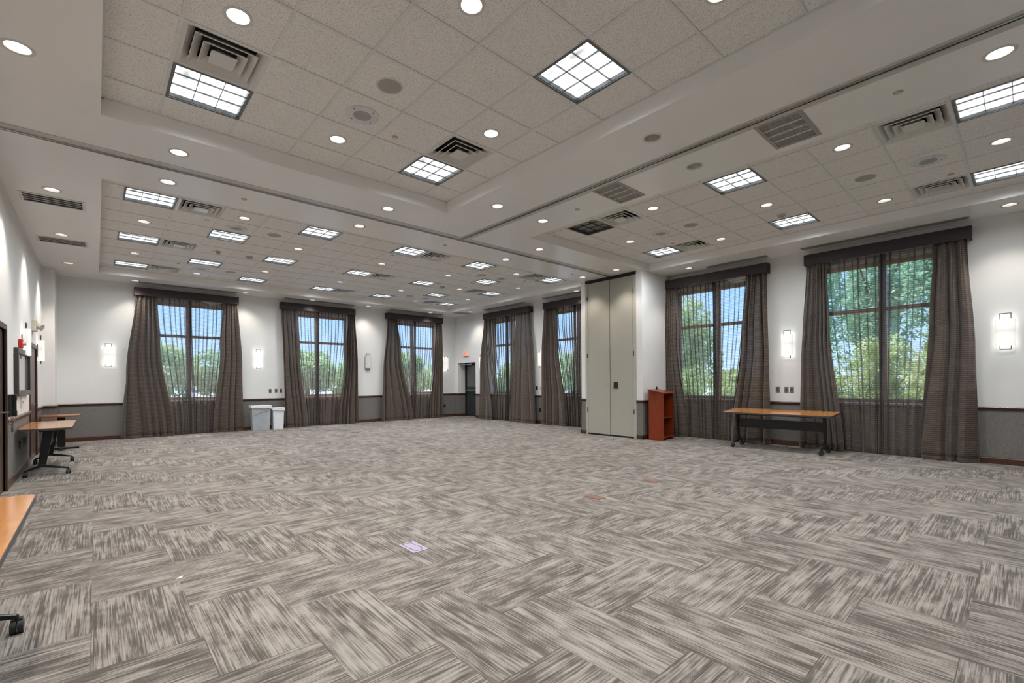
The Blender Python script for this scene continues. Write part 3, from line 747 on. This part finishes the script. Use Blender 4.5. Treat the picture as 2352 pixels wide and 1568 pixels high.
# olive lining edge of the first drape
t=thing('drape_lining',(backW[0],YB,0),0,'plain olive lining panel hanging left of the leftmost back window drape','curtain')
m=MB(); cloth(m,poly([(0,.72-1.868),(1,.44-1.868)]),poly([(0,.86-1.868),(1,.86-1.868)]),3.2,.02,lambda tt,s:(0,.05+.012*math.sin(tt*14+s)),40,12); m.build('lining_cloth',MT['lining'],t,True)
# grey slatted strips on the soffit over the windows
def slot(wall,u,half,wh):
    loc,rz=frameat(wall,u); loc.z=S
    t=thing('slatted_ceiling_strip',loc,rz,'grey slatted strip above the valance '+wh,'air vent','slatted strips above the windows')
    m=MB(); m.box((-half,-.36,-.006),(half,-.19,-.0)); m.build('frame',MT['slat'],t)
    m=MB()
    for k in range(3): m.box((-half+.02,-.345+k*.05,-.010),(half-.02,-.315+k*.05,-.006))
    m.build('slats',MT['grille'],t)
for i,c in enumerate(backW): slot('back',c,1.08,backN[i])
for i,c in enumerate([11.64,8.70,4.1,1.72]): slot('right',c,[1.08,1.08,.62,1.15][i],rightN[i])
# ------------------------------------------------------------------ wall sconces
def sconce(wall,u,z,state,label):
    loc,rz=frameat(wall,u); loc.z=z
    t=thing('wall_sconce',loc,rz,label,'wall lamp','wall sconces')
    w=.108
    P=[]
    for k in range(9):
        a=PI*k/8; P.append((w*math.cos(a),-.02-.085*math.sin(a)**.45))
    m=MB(); n=len(P)
    vs=[(x,y,-.205) for x,y in P]+[(x,y,.205) for x,y in P]
    m.add(vs,[(i,i+1,n+i+1,n+i) for i in range(n-1)])
    vs=[(x*.965,y*.96-.0,-.205) for x,y in P]+[(x*.965,y*.96,.205) for x,y in P]
    m.add(vs,[(i,i+1,n+i+1,n+i) for i in range(n-1)])
    o=m.build('shade',MT[{'lit':'shade','dim':'shadedim','off':'shadeoff'}[state]],t,True)
    b=MB(); r=.005
    for x in (-.058,.058): b.box((x-r,-.05-r,-.262),(x+r,-.05+r,.300))
    b.box((-.063,-.055,.290),(.063,-.045,.300)); b.box((-.063,-.055,-.262),(.063,-.045,-.252))
    b.build('bracket',MT['bronze'],t)
    p=MB(); p.box((-.05,-.012,-.12),(.05,0,.12)); p.box((-.012,-.05,-.01),(.012,-.012,.01)); p.build('back_plate',MT['bronze'],t)
    if state!='off':
        for zz in (.17,-.17):
            l=bpy.data.lights.new('lamp_glow','POINT'); l.energy=(.75 if state=='lit' else .3); l.color=(.98,1.,.97); l.shadow_soft_size=.02
            o=bpy.data.objects.new('lamp_glow',l); COL.objects.link(o); o.parent=t; o.location=(0,-.055,zz)
    return t
SZ=2.035
sconce('back',.222,SZ,'lit','lit box sconce on the back wall, left of the leftmost window')
sconce('back',3.538,SZ,'lit','lit box sconce on the back wall above the bins')
sconce('back',6.924,SZ,'off','unlit grey box sconce on the back wall between the second and third windows')
sconce('back',10.105,SZ,'lit','lit box sconce on the back wall nearest the far right corner')
sconce('right',13.10,SZ,'lit','lit sconce on the right wall beside the exit door, partly behind a drape')
sconce('right',10.106,SZ,'dim','dim yellowish sconce between the two farthest right wall windows')
sconce('right',3.193,SZ+.01,'lit','lit box sconce on the right wall above the folding table')
sconce('right',.198,SZ+.01,'lit','lit box sconce at the right edge of the photo')
sconce('left',10.35,SZ-.02,'lit','lit box sconce on the left wall beside the framed board')
sconce('left',12.85,SZ-.02,'lit','lit box sconce on the left wall beyond the dark door')
# ------------------------------------------------------------------ wall plates
def plateat(wall,u,z,w,h,mat,label,kind='socket',inner='blk'):
    loc,rz=frameat(wall,u); loc.z=z
    t=thing('wall_outlet',loc,rz,label,'outlet')
    m=MB(); m.box((-w/2,-.007,-h/2),(w/2,0,h/2)); m.build('cover_plate',MT[mat],t,bev=.002)
    m=MB()
    if kind=='socket':
        for s in (-1,1): m.tube((0,-.006,s*.022),(0,-.011,s*.022),.014,12)
    else: m.box((-.011,-.016,-.02),(.011,-.006,.02))
    m.build('socket' if kind=='socket' else 'toggle',MT[inner],t)
plateat('back',3.861,1.117,.07,.115,'steelplate','dark metal wall plate above the bins, leftmost of three')
plateat('back',4.023,1.117,.07,.115,'steelplate','dark metal wall plate above the bins, middle of three','sw')
plateat('back',4.157,1.117,.07,.115,'steelplate','dark metal wall plate above the bins, nearest the drape')
plateat('back',10.063,.422,.09,.11,'blk','black outlet on the wainscot under the far back wall sconce')
plateat('right',3.386,1.135,.075,.12,'steelplate','grey metal wall plate above the folding table, leftmost of three')
plateat('right',3.225,1.135,.075,.12,'steelplate','grey metal wall plate above the folding table, middle of three','sw')
plateat('right',3.128,1.135,.075,.12,'steelplate','grey metal wall plate above the folding table, rightmost of three','sw')
plateat('right',10.328,1.126,.08,.12,'blk','black wall plate between the two farthest right wall windows','sw')
plateat('right',10.174,1.127,.08,.12,'cream','cream wall plate between the two farthest right wall windows','sw','cream')
plateat('right',10.201,.422,.08,.12,'blk','black outlet low on the wainscot between the two farthest right windows')
plateat('left',9.98,.448,.08,.12,'blk','black outlet on the left wainscot, nearest the camera')
plateat('left',10.5,.455,.08,.12,'blk','black outlet on the left wainscot, middle of three')
plateat('left',10.72,.455,.08,.12,'blk','black outlet on the left wainscot, nearest the dark door')
# small wall sensors
for wl,u,z,w in (('back',.511,2.214,'left of the leftmost drape'),):
    loc,rz=frameat(wl,u); loc.z=z
    t=thing('wall_hook',loc,rz,'tiny white wall knob '+w,'hook'); m=MB(); m.tube((0,0,0),(0,-.02,0),.012,10); m.build('knob',MT['plastic'],t)
# ------------------------------------------------------------------ folding partition pocket doors
df=MB(); x=PX-.008
df.box((x,5.93,0),(x+.10,6.0,3.80)); df.box((x,7.335,0),(x+.10,7.40,3.80)); o=struct(df,'door_1',MT['olive'],'grey metal jambs of the folding partition pocket')
dh=MB(); dh.box((x+.002,5.93,3.80),(x+.08,7.40,3.868)); struct(dh,'trim_12',MT['track'],'black header over the partition pocket')
def leaf(n,y0,y1,hand):
    m=MB(); m.box((PX+.004,y0,.035),(PX+.05,y1,3.795)); o=struct(m,'door_%d'%n,MT['panel'],'tall grey green fabric pocket door leaf',bev=.004)
    e=MB(); 
    for yy in (y0,y1): e.box((PX+.000,yy-.006,.035),(PX+.03,yy+.006,3.795))
    e.build('edge_trim',MT['olive'],o)
    for zz in (.62,1.98,3.42):
        h=MB(); yy=y0-.004 if hand=='r' else y1+.004
        h.box((PX-.012,yy-.009,zz-.055),(PX+.004,yy+.009,zz+.055)); h.build('hinge',MT['blk'],o)
    if hand=='r':
        h=MB(); h.box((PX-.004,6.45,1.16),(PX+.003,6.545,1.31)); h.box((PX-.008,6.44,1.15),(PX-.002,6.45,1.32)); h.box((PX-.008,6.545,1.15),(PX-.002,6.555,1.32)); h.build('flush_pull',MT['bronze'],o)
        h=MB(); h.box((PX-.010,6.478,1.18),(PX-.002,6.512,1.30)); h.build('latch',MT['blk'],o)
leaf(2,6.0,6.645,'r'); leaf(3,6.675,7.335,'l')
gp=MB(); gp.box((PX+.055,5.93,0),(PX+.06,7.40,3.80)); struct(gp,'trim_13',MT['track'],'black sheet standing for the shade behind the pocket doors')  # black sheet added in place of the shade inside the pocket
th=MB(); th.box((PX-.004,6.0,0),(PX+.04,7.335,.03)); struct(th,'trim_14',MT['track'])
# ------------------------------------------------------------------ exit door
m=MB(); m.box((XR+.36,DR[0],.005),(XR+.40,DR[1]-.0,2.07)); d=struct(m,'door_4',plain('exit_door_paint',(.03,.032,.034),.4,var=.2,scale=5),'dark painted exit door with push bar')
m=MB(); m.box((XR+.27,13.6,.98),(XR+.30,14.5,1.05)); m.box((XR+.27,13.62,.985),(XR+.36,13.68,1.045)); m.box((XR+.27,14.42,.985),(XR+.36,14.48,1.045)); m.build('push_bar',MT['darkframe'],d)
m=MB(); m.box((XR+.355,DR[0]+.12,1.15),(XR+.362,DR[1]-.1,1.95)); m.build('door_window',MT['darkframe'],d)
m=MB(); m.box((XR+.30,14.15,1.98),(XR+.36,14.45,2.04)); m.bar((XR+.30,14.3,2.0),(XR+.12,14.55,2.03),.03,.02); m.build('door_closer',MT['alu'],d)
m=MB(); m.box((XR+.33,DR[1]-.06,0),(XR+.36,DR[1],2.07)); m.box((XR+.33,DR[0],0),(XR+.36,DR[0]+.05,2.07)); m.box((XR+.33,DR[0],2.02),(XR+.36,DR[1],2.07)); struct(m,'trim_15',MT['blk'])
# exit sign
t=thing('exit_sign',(XR,14.06,2.42),-PI/2,'white exit sign with red EXIT letters above the dark door','sign')
m=MB(); m.box((-.155,-.045,-.10),(.155,0,.10)); m.build('housing',MT['plastic'],t,bev=.006)
cu=bpy.data.curves.new('exit_text','FONT'); cu.body='EXIT'; cu.size=.165; cu.align_x='CENTER'; cu.align_y='CENTER'; cu.extrude=.002; cu.offset=.003
tmp=bpy.data.objects.new('exit_tmp',cu); COL.objects.link(tmp)
dg=bpy.context.evaluated_depsgraph_get(); me=bpy.data.meshes.new_from_object(tmp.evaluated_get(dg)); bpy.data.objects.remove(tmp)
me.materials.clear(); me.materials.append(MT['exitred']); o=bpy.data.objects.new('letters',me); COL.objects.link(o); o.parent=t; o.location=(0,-.048,0); o.rotation_euler=(PI/2,0,0); o.scale=(.72,1.,1)
# ------------------------------------------------------------------ left wall: doors and devices
m=MB(); m.box((XL-.06,7.6,.005),(XL-.015,8.52,2.04)); d=struct(m,'door_5',MT['doorwood'],'dark wooden door at the left edge of the photo')
m=MB(); m.tube((XL-.015,8.42,1.0),(XL+.04,8.42,1.0),.012); m.tube((XL+.04,8.43,1.0),(XL+.04,8.30,1.0),.010); m.build('door_handle',MT['chrome'],d)
m=MB(); m.box((XL-.05,11.42,.005),(XL-.005,12.52,2.02)); d=struct(m,'door_6',MT['doorwood'],'dark wooden door beyond the framed board')
m=MB(); m.tube((XL-.005,11.55,1.0),(XL+.045,11.55,1.0),.012); m.tube((XL+.045,11.54,1.0),(XL+.045,11.66,1.0),.010); m.build('door_handle',MT['chrome'],d)
def casing(n,y0,y1,z):
    m=MB()
    for yy0,yy1 in ((y0-.07,y0),(y1,y1+.07)): m.box((XL-.14,yy0,0),(XL+.02,yy1,z+.07))
    m.box((XL-.14,y0,z),(XL+.02,y1,z+.07)); struct(m,'trim_%d'%n,MT['doorwood'],'dark wooden door casing',bev=.004)
casing(16,7.6,8.52,2.04); casing(17,11.42,12.52,2.02)
# wall phone
t=thing('wall_phone',(XL,8.78,1.07),PI/2,'black wall telephone with coiled cord beside the left door','phone')
m=MB(); m.rbox((-.10,-.04,-.14),(.10,0,.15),.015); m.build('base',MT['phone'],t,bev=.008)
m=MB(); m.rbox((-.03,-.08,-.12),(.03,-.038,.13),.010); m.rbox((-.035,-.085,.07),(.035,-.035,.15),.012); m.rbox((-.035,-.085,-.14),(.035,-.035,-.06),.012); m.build('handset',MT['phone'],t,bev=.008)
m=MB(); pts=[]
for k in range(60):
    q=k/59; x=-.06+.12*q; z=-.14-.20*math.sin(PI*q); a=k*1.3; pts.append((x+.008*math.cos(a),-.04+.008*math.sin(a),z))
m.path(pts,.003,6); m.build('cord',MT['phone'],t)
# framed board
t=thing('framed_notice_board',(XL,10.17,1.53),PI/2,'large dark framed glass fronted board on the left wall','picture frame')
m=MB(); w,h,fw=.80,.345,.075
m.box((-w,-.05,h-fw),(w,0,h)); m.box((-w,-.05,-h),(w,0,-h+fw)); m.box((-w,-.05,-h+fw),(-w+fw,0,h-fw)); m.box((w-fw,-.05,-h+fw),(w,0,h-fw)); m.build('frame',plain('board_frame',(.05,.045,.042),.35,.3),t,bev=.006)
m=MB(); m.box((-w+fw,-.018,-h+fw),(w-fw,-.004,h-fw)); m.build('glass',plain('board_glass',(.5,.5,.5),.05,0,1.,coat=1.),t)
# fire alarm
t=thing('fire_alarm_strobe',(XL,9.98,1.965),PI/2,'red fire alarm strobe above the framed board','alarm')
m=MB(); m.box((-.06,-.045,-.065),(.06,0,.065)); m.build('housing',MT['red'],t,bev=.008)
m=MB(); m.tube((0,-.045,0),(0,-.08,0),.028,14); m.build('strobe_lens',MT['plastic'],t,True)
# emergency light
t=thing('emergency_spotlight',(XL,11.97,2.42),PI/2,'cream emergency light with two tilted lamp heads above the dark door','emergency light')
m=MB(); m.box((-.14,-.06,-.10),(.14,0,.10)); m.build('housing',MT['cream'],t,bev=.008)
for s in (-1,1):
    m=MB(); m.tube((s*.075,-.06,.02),(s*.11,-.13,-.03),.045,16,r1=.055); m.build('lamp_head',MT['whitemetal'],t,True)
# thermostat plates
t=thing('wall_thermostat',(XL,10.2,1.07),PI/2,'white thermostat plate below the framed board','thermostat')
m=MB(); m.box((-.06,-.02,-.09),(.06,0,.09)); m.build('body',MT['plastic'],t,bev=.006)
m=MB(); m.box((-.05,-.026,-.01),(.03,-.02,.03)); m.build('display',MT['spkgrey'],t)
# ------------------------------------------------------------------ tables
def caster(parent,p,name='caster'):
    x,y=p; m=MB()
    for s in (-1,1): m.tube((x+s*.003,y,.036),(x+s*.026,y,.036),.036,18)
    c=m.build(name,MT['rubber'],parent,True)
    m=MB(); m.tube((x,y,.05),(x,y,.10),.009,8); m.box((x-.022,y-.03,.056),(x+.022,y+.012,.078)); m.build('swivel_fork',MT['blackmetal'],c)
def flip_table(loc,rz,L,label,ztop=.71,W=.6,beam=True,tilt=0.):
    t=thing('folding_table',loc,rz,label,'table')
    TM=Matrix.Translation((0,0,ztop))@Matrix.Rotation(math.radians(tilt),4,'Y')@Matrix.Translation((0,0,-ztop))
    r=.045; m=MB(); m.rbox((-W/2,-L/2,ztop-.004),(W/2,L/2,ztop),r,0,5,TM); m.build('tabletop',MT['table'],t)
    m=MB(); m.rbox((-W/2-.002,-L/2-.002,ztop-.032),(W/2+.002,L/2+.002,ztop-.004),r,0,5,TM); m.build('edge_band',MT['edge'],t)
    for s in (-1,1):
        y=s*(L/2-.17)
        m=MB(); m.bar((-.02,y,ztop-.05),(.05,y,.14),.035,.11,w1=.035,h1=.085)
        m.box((-.10,y-.02,ztop-.062),(.08,y+.02,ztop-.032)); m.build('leg',MT['blackmetal'],t,bev=.004)
        m=MB(); m.bar((.05,y,.155),(-.235,y,.092),.04,.045,w1=.03,h1=.022); m.bar((.05,y,.155),(.22,y,.092),.04,.045,w1=.03,h1=.022); f=m.build('foot',MT['blackmetal'],t,bev=.004)
        caster(f,(-.235,y)); caster(f,(.22,y))
    if beam:
        m=MB(); m.box((-.004,-L/2+.18,.40),(.012,L/2-.18,.56)); m.box((-.012,-L/2+.18,.55),(.02,L/2-.18,.565)); m.box((-.012,-L/2+.18,.47),(.02,L/2-.18,.485)); m.box((-.012,-L/2+.18,.395),(.02,L/2-.18,.41)); m.build('modesty_panel',MT['blackmetal'],t)
        m=MB(); m.tube((0,-L/2+.18,ztop-.075),(0,L/2-.18,ztop-.075),.014,10); m.build('pivot_tube',MT['blackmetal'],t)
    return t
flip_table((9.80,3.13,0),0,1.84,'wood topped black legged folding table against the right wall drapes',ztop=.728,W=.64,tilt=-4.)
flip_table((-.56,10.32,0),PI,1.83,'wood topped folding table on casters by the left wall, under the board',ztop=.71,W=.57)
flip_table((-.565,2.86,0),PI,1.86,'wooden table corner at the left edge of the photo, nearest the camera',ztop=.715,W=.60)
t=thing('pedestal_table',(-.55,13.27,0),0,'small reddish brown pedestal table behind the left folding table','table')
m=MB(); m.rbox((-.295,-.36,.685),(.295,.36,.712),.02); m.build('tabletop',mk_wood('reddish_top',(.2,.07,.03),(.3,.11,.05),.25,axis=1),t)
m=MB(); m.box((-.06,-.04,.05),(.06,.04,.685)); m.build('pedestal',MT['blackmetal'],t,bev=.005)
m=MB(); m.box((-.27,-.03,.0),(.27,.03,.035)); m.box((-.03,-.3,.0),(.03,.3,.03)); m.build('base',MT['blackmetal'],t,bev=.005)
# ------------------------------------------------------------------ lectern
t=thing('lectern',(9.40,5.655,0),math.radians(7),'red cherry open backed lectern beside the partition pocket','lectern')
W,Dp=.565,.345
def side_poly(x0,x1,mbb):
    P=[(0,0),(-Dp,0),(-Dp,1.05),(0,1.125)]; mbb.extr([(a,b) for a,b in P],x0,x1)
m=MB(); side_poly(0,.019,m); m.build('side_panel',MT['cherry'],t)
m=MB(); side_poly(W-.019,W,m); m.build('side_panel',MT['cherry'],t)
m=MB(); m.box((.019,-.02,.04),(W-.019,0,1.09)); m.build('front_panel',MT['cherry'],t)
m=MB(); m.extr([(.02,1.128),(.02,1.147),(-Dp-.035,1.065),(-Dp-.035,1.046)],-.04,W+.04); m.build('slanted_top',MT['cherry'],t,bev=.003)
m=MB(); m.box((.019,-Dp+.01,.49),(W-.019,-.02,.508)); m.build('shelf',MT['cherry'],t)
m=MB(); m.box((.019,-Dp+.01,.05),(W-.019,-.02,.066)); m.build('shelf',MT['cherry'],t)
m=MB(); m.box((.36,-.045,1.135),(.39,-.02,1.20)); m.build('microphone_clip',MT['blk'],t)
# ------------------------------------------------------------------ bins
def slimbin(x0,x1,y0,y1,h,mat,label,tw):
    t=thing('waste_bin',((x0+x1)/2,(y0+y1)/2,0),0,label,'bin')
    hx,hy=(x1-x0)/2,(y1-y0)/2; m=MB()
    def ring(z,k): return [(sx*(hx+k)-sx*r_*(.0),sy*(hy+k*.6),z) for sx,sy,r_ in ((-1,-1,0),(1,-1,0),(1,1,0),(-1,1,0))]
    lv=[(0,-tw),(h*.98,0),(h,.006)]
    vs=[];
    for z,k in lv: vs+=ring(z,k)
    vs+=ring(h,-.008)+ring(.02,-tw-.008)
    fs=[(0,3,2,1)]
    for l in range(4): fs+=[(l*4+i,l*4+(i+1)%4,(l+1)*4+(i+1)%4,(l+1)*4+i) for i in range(4)]
    fs.append((16,17,18,19)); m.add(vs,fs); m.build('bin_body',MT[mat],t,bev=.012)
    m=MB(); rnd=random.Random(3)
    n=40; vs=[]
    for j,(z,k) in enumerate(((h-.05,.004),(h-.10 if False else h-.06,.016),(h+.004,.014),(h+.012,.0),(h-.06,-.02))):
        for i in range(n):
            a=2*PI*i/n; cx=math.copysign(min(1,abs(math.cos(a))*1.4),math.cos(a)); cy=math.copysign(min(1,abs(math.sin(a))*1.4),math.sin(a))
            dz=(-.05*(.5-.5*math.cos(a+2.4))+rnd.uniform(-.01,.01)) if j<2 else rnd.uniform(-.003,.003)
            vs.append((cx*(hx+k+.006),cy*(hy+k*.8+.006),z+dz))
    m.add(vs,[(j*n+i,j*n+(i+1)%n,(j+1)*n+(i+1)%n,(j+1)*n+i) for j in range(4) for i in range(n)]); m.build('liner',MT['liner'],t,True)
    return t
b1=slimbin(3.25,3.74,14.28,14.52,.70,'binGrey','tall grey slim waste bin with white liner on the back wall',.03)
m=MB(); pts=[]
for k in range(20):
    q=k/19; pts.append((-.20+.38*q,-.127+.012*(1-.60-.16*q)*.0,.42+.13*math.sin(q*PI/2)))
m.path(pts,.0035,6); m.build('body_groove',MT['edge'],b1)
slimbin(3.80,4.10,14.28,14.52,.62,'binWhite','white waste bin partly behind the middle back window drape',.018)
# ------------------------------------------------------------------ floor boxes
def fplate(x,y,w,d,mat,label,marks=False):
    t=thing('floor_outlet_cover',(x,y,0),0,label,'floor outlet')
    m=MB(); m.rbox((-w/2,-d/2,0),(w/2,d/2,.005),.006); m.build('cover',MT[mat],t)
    m=MB()
    if marks:
        P=[(-.045,.03,.006),(-.045,.10,.006),(.03,.10,.006),(.03,.02,.006)]; m.path(P,.0022,6)
        P=[(.04,.0,.006),(.04,-.06,.006)]+[(.0+.04*math.cos(a),-.06+.04*math.sin(a),.006) for a in [0,-.5,-1,-1.57,-2.1,-2.7,-3.14]]+[(-.04,-.01,.006)]; m.path(P,.0022,6); m.path([(-.045,.0,.006),(-.045,-.02,.006)],.0022,6)
    else: m.path([(-w/2+.015,-d/2+.02,.006),(-w/2+.015,d/2-.02,.006),(w/2-.015,d/2-.02,.006),(w/2-.015,-d/2+.02,.006),(-w/2+.015,-d/2+.02,.006)],.0018,6)
    m.build('lid_line',MT['line'],t)
fplate(1.93,3.30,.14,.24,'duct','purple grey floor outlet cover in the foreground carpet',True)
fplate(4.315,3.30,.13,.23,'brownplate','brown floor outlet cover, the nearer of two in mid carpet')
fplate(5.57,3.32,.13,.23,'brownplate','brown floor outlet cover, the farther right of two in mid carpet')
fplate(1.90,11.99,.13,.22,'duct','purple floor outlet cover below the leftmost back window')
fplate(8.54,3.34,.11,.2,'brownplate','reddish floor outlet cover in front of the folding table')
fplate(9.30,2.02,.12,.22,'brownplate','brown floor outlet cover near the right drape hem')
fplate(8.58,12.0,.13,.22,'steelplate','dark floor outlet cover near the rightmost back window')
fplate(9.36,10.4,.13,.22,'steelplate','dark floor outlet cover near the far right windows')
fplate(5.23,11.95,.13,.22,'steelplate','dark floor outlet cover near the middle back window')
m=MB(); m.add([(.405,3.868,.003),(.44,3.872,.003),(.444,3.885,.012),(.41,3.882,.004)],[(0,1,2,3)]); m.add([(.405,3.868,.001),(.44,3.872,.001),(.44,3.872,.003),(.405,3.868,.003)],[(0,1,2,3)])
tag(m.build('paper_scrap',MT['paper']),'tiny pale paper scrap lying on the carpet','litter')
# ------------------------------------------------------------------ outdoors
GZ=-.25
g=MB(); g.box((-40,YB+.25,GZ-.1),(80,90,GZ)); g.box((XR+.46,-50,GZ-.1),(80,YB+.25,GZ)); g2=g.build('outside_ground',MT['asphalt']); g2['kind']='structure'; g2['label']='pale paving outside the windows'
g=MB(); g.box((XR+2.2,-40,GZ),(XR+60,14,GZ+.03)); g.box((-20,YB+14,GZ),(40,YB+40,GZ+.03)); g2=g.build('outside_lawn',MT['lawn']); g2['kind']='structure'; g2['label']='grass strips outside the windows'
ev=MB(); ev.box((XL-1,YB+.25,4.25),(XR+1.1,YB+1.2,4.5)); ev.box((XR+.3,YF,4.25),(XR+1.1,YB+.25,4.5)); struct(ev,'trim_18',MT['fascia'],'roof eave outside the windows')
def crown(name,x,y,z,rx,ry,rz,n,size,mat,seed,label,cat,trunk=0):
    rnd=random.Random(seed); t=thing(name,(x,y,GZ),rnd.uniform(0,3),label,cat,'trees and shrubs outside the windows')
    m=MB(); lobes=[(rnd.uniform(-.5,.5),rnd.uniform(-.5,.5),rnd.uniform(-.5,.5),rnd.uniform(.35,.5)) for _ in range(14)]+[(0,0,0,.8)]
    for _ in range(n):
        lx,ly,lz,lr=rnd.choice(lobes); d=Vector((rnd.gauss(0,1),rnd.gauss(0,1),rnd.gauss(0,1))).normalized()*lr*rnd.uniform(.75,1.02)
        p=Vector(((lx+d.x)*rx,(ly+d.y)*ry,max(.02,(z-GZ)+(lz+d.z)*rz)))
        a=Vector((rnd.gauss(0,1),rnd.gauss(0,1),rnd.gauss(0,1))).normalized(); b=a.orthogonal().normalized(); s=size*rnd.uniform(.6,1.3)
        m.add([p-a*s,p+b*s*.5,p+a*s,p-b*s*.5],[(0,1,2,3)])
    m.build('foliage',MT[mat],t)
    if trunk:
        m=MB(); m.tube((0,0,0),(0,0,z-GZ),trunk,10,r1=trunk*.5)
        for k in range(5):
            a=k*1.26; m.tube((0,0,(z-GZ)*.75),(rx*.5*math.cos(a),ry*.5*math.sin(a),(z-GZ)+rz*.25),trunk*.35,7,r1=trunk*.12)
        m.build('trunk',MT['bark'],t,True)
    else:
        m=MB(); 
        for k in range(4):
            a=k*1.6; m.tube((.05*math.cos(a),.05*math.sin(a),0),(rx*.3*math.cos(a),ry*.3*math.sin(a),(z-GZ)*.9),.03,6,r1=.012)
        m.build('stem',MT['bark'],t)
crown('garden_shrub',14.2,1.15,1.35,.85,.8,1.6,9000,.05,'leafA',1,'bright yellow green shrub outside the nearest right window, rightmost','shrub')
crown('garden_shrub',15.9,2.55,1.0,.85,1.0,1.55,9000,.055,'leafA',2,'bright yellow green shrub outside the nearest right window, middle one','shrub')
crown('garden_shrub',14.2,3.35,.95,.85,.85,1.35,9000,.05,'leafA',11,'bright yellow green shrub outside the nearest right window, leftmost','shrub')
crown('garden_shrub',16.4,6.4,.7,1.2,1.2,1.15,6000,.07,'leafA',3,'bright green shrub outside the window right of the lectern','shrub')
crown('garden_shrub',17.8,9.2,.75,1.3,1.3,1.35,5000,.075,'leafA',4,'larger green shrub outside the window right of the lectern, left side','shrub')
crown('leafy_tree',20.5,5.9,4.6,2.0,2.0,3.0,9000,.085,'leafB',5,'large leafy tree at the left side of the nearest right window','tree',.22)
crown('leafy_tree',19.5,1.4,4.7,1.9,2.0,3.2,10000,.085,'leafB',6,'leafy tree at the right side of the nearest right window','tree',.24)
crown('leafy_tree',23.8,3.9,4.9,2.0,2.1,3.6,10000,.10,'leafB',12,'leafy tree behind the middle of the nearest right window','tree',.24)
crown('leafy_tree',24,12.3,3.4,1.8,1.9,3.2,6000,.12,'leafC',7,'pale tree seen in the left half of the window by the lectern','tree',.2)
crown('leafy_tree',31,26,1.9,3,2.6,2.2,5000,.2,'leafC',8,'tree outside the half hidden right wall window','tree',.2)
crown('leafy_tree',31,33.5,1.7,3,2.6,1.9,5000,.2,'leafC',9,'tree outside the farthest right wall window','tree',.2)
for k,(x_,y_,s_,w_) in enumerate(((2.6,36,2.6,'leftmost window, left'),(7.3,38,2.6,'leftmost window, right'),(12.0,36,2.5,'middle back window, left'),(16.7,38,2.5,'middle back window, right'),(21.0,36,2.4,'rightmost back window, left'),(25.6,38,2.4,'rightmost back window, right'))):
    crown('distant_tree',x_,y_,2.0,s_,2.2,2.1,5000,.17,'leafC',20+k,'hazy light green tree beyond the paving, seen through the '+w_,'tree',.2)
# ------------------------------------------------------------------ world and sun
wd=bpy.data.worlds.new('sky'); SC.world=wd; wd.use_nodes=True; nt=wd.node_tree; nt.nodes.clear()
wo=nt.nodes.new('ShaderNodeOutputWorld'); bg=nt.nodes.new('ShaderNodeBackground')
tc=nt.nodes.new('ShaderNodeTexCoord'); sx=sep(nt,tc.outputs['Generated'])
col=ramp(nt,sx[2],[(0.,(.62,.80,1.)),(.12,(.42,.68,1.)),(.5,(.18,.42,.95)),(1.,(.10,.28,.80))])
bg.inputs[1].default_value=2.3; LK(nt,col,bg.inputs[0]); LK(nt,bg.outputs[0],wo.inputs[0])
sl=bpy.data.lights.new('sun','SUN'); sl.energy=11.5; sl.angle=math.radians(.6); sl.color=(1,.95,.88)
so=bpy.data.objects.new('sun',sl); COL.objects.link(so)
sd=Vector((-.22,-.48,-.95)); so.rotation_euler=sd.to_track_quat('-Z','Y').to_euler(); so.location=(5,30,30)
# ------------------------------------------------------------------ camera
cd=bpy.data.cameras.new('camera'); cam=bpy.data.objects.new('camera',cd); COL.objects.link(cam); SC.camera=cam
R=((0.75013884,-0.66124306,-0.00702354),(-0.00526876,0.00464438,-0.99997533),(0.66125937,0.75015735,0.0))
mw=Matrix(((R[0][0],-R[1][0],-R[2][0],0),(R[0][1],-R[1][1],-R[2][1],0),(R[0][2],-R[1][2],-R[2][2],H),(0,0,0,1)))
cam.matrix_world=mw
cd.sensor_width=36; cd.lens=36*1058.2775/2352; cd.shift_x=(1176-1154.2813)/2352; cd.shift_y=(875.7463-784)/2352; cd.clip_start=.02; cd.clip_end=300
# ------------------------------------------------------------------ view
SC.view_settings.view_transform='Standard'; SC.view_settings.look='None'; SC.view_settings.gamma=1; SC.view_settings.use_curve_mapping=False
SC.view_settings.exposure=.25
SC.cycles.max_bounces=8; SC.cycles.diffuse_bounces=4; SC.cycles.transparent_max_bounces=16; SC.cycles.caustics_reflective=False; SC.cycles.caustics_refractive=False
SC.cycles.sample_clamp_indirect=4.; SC.cycles.use_denoising=True
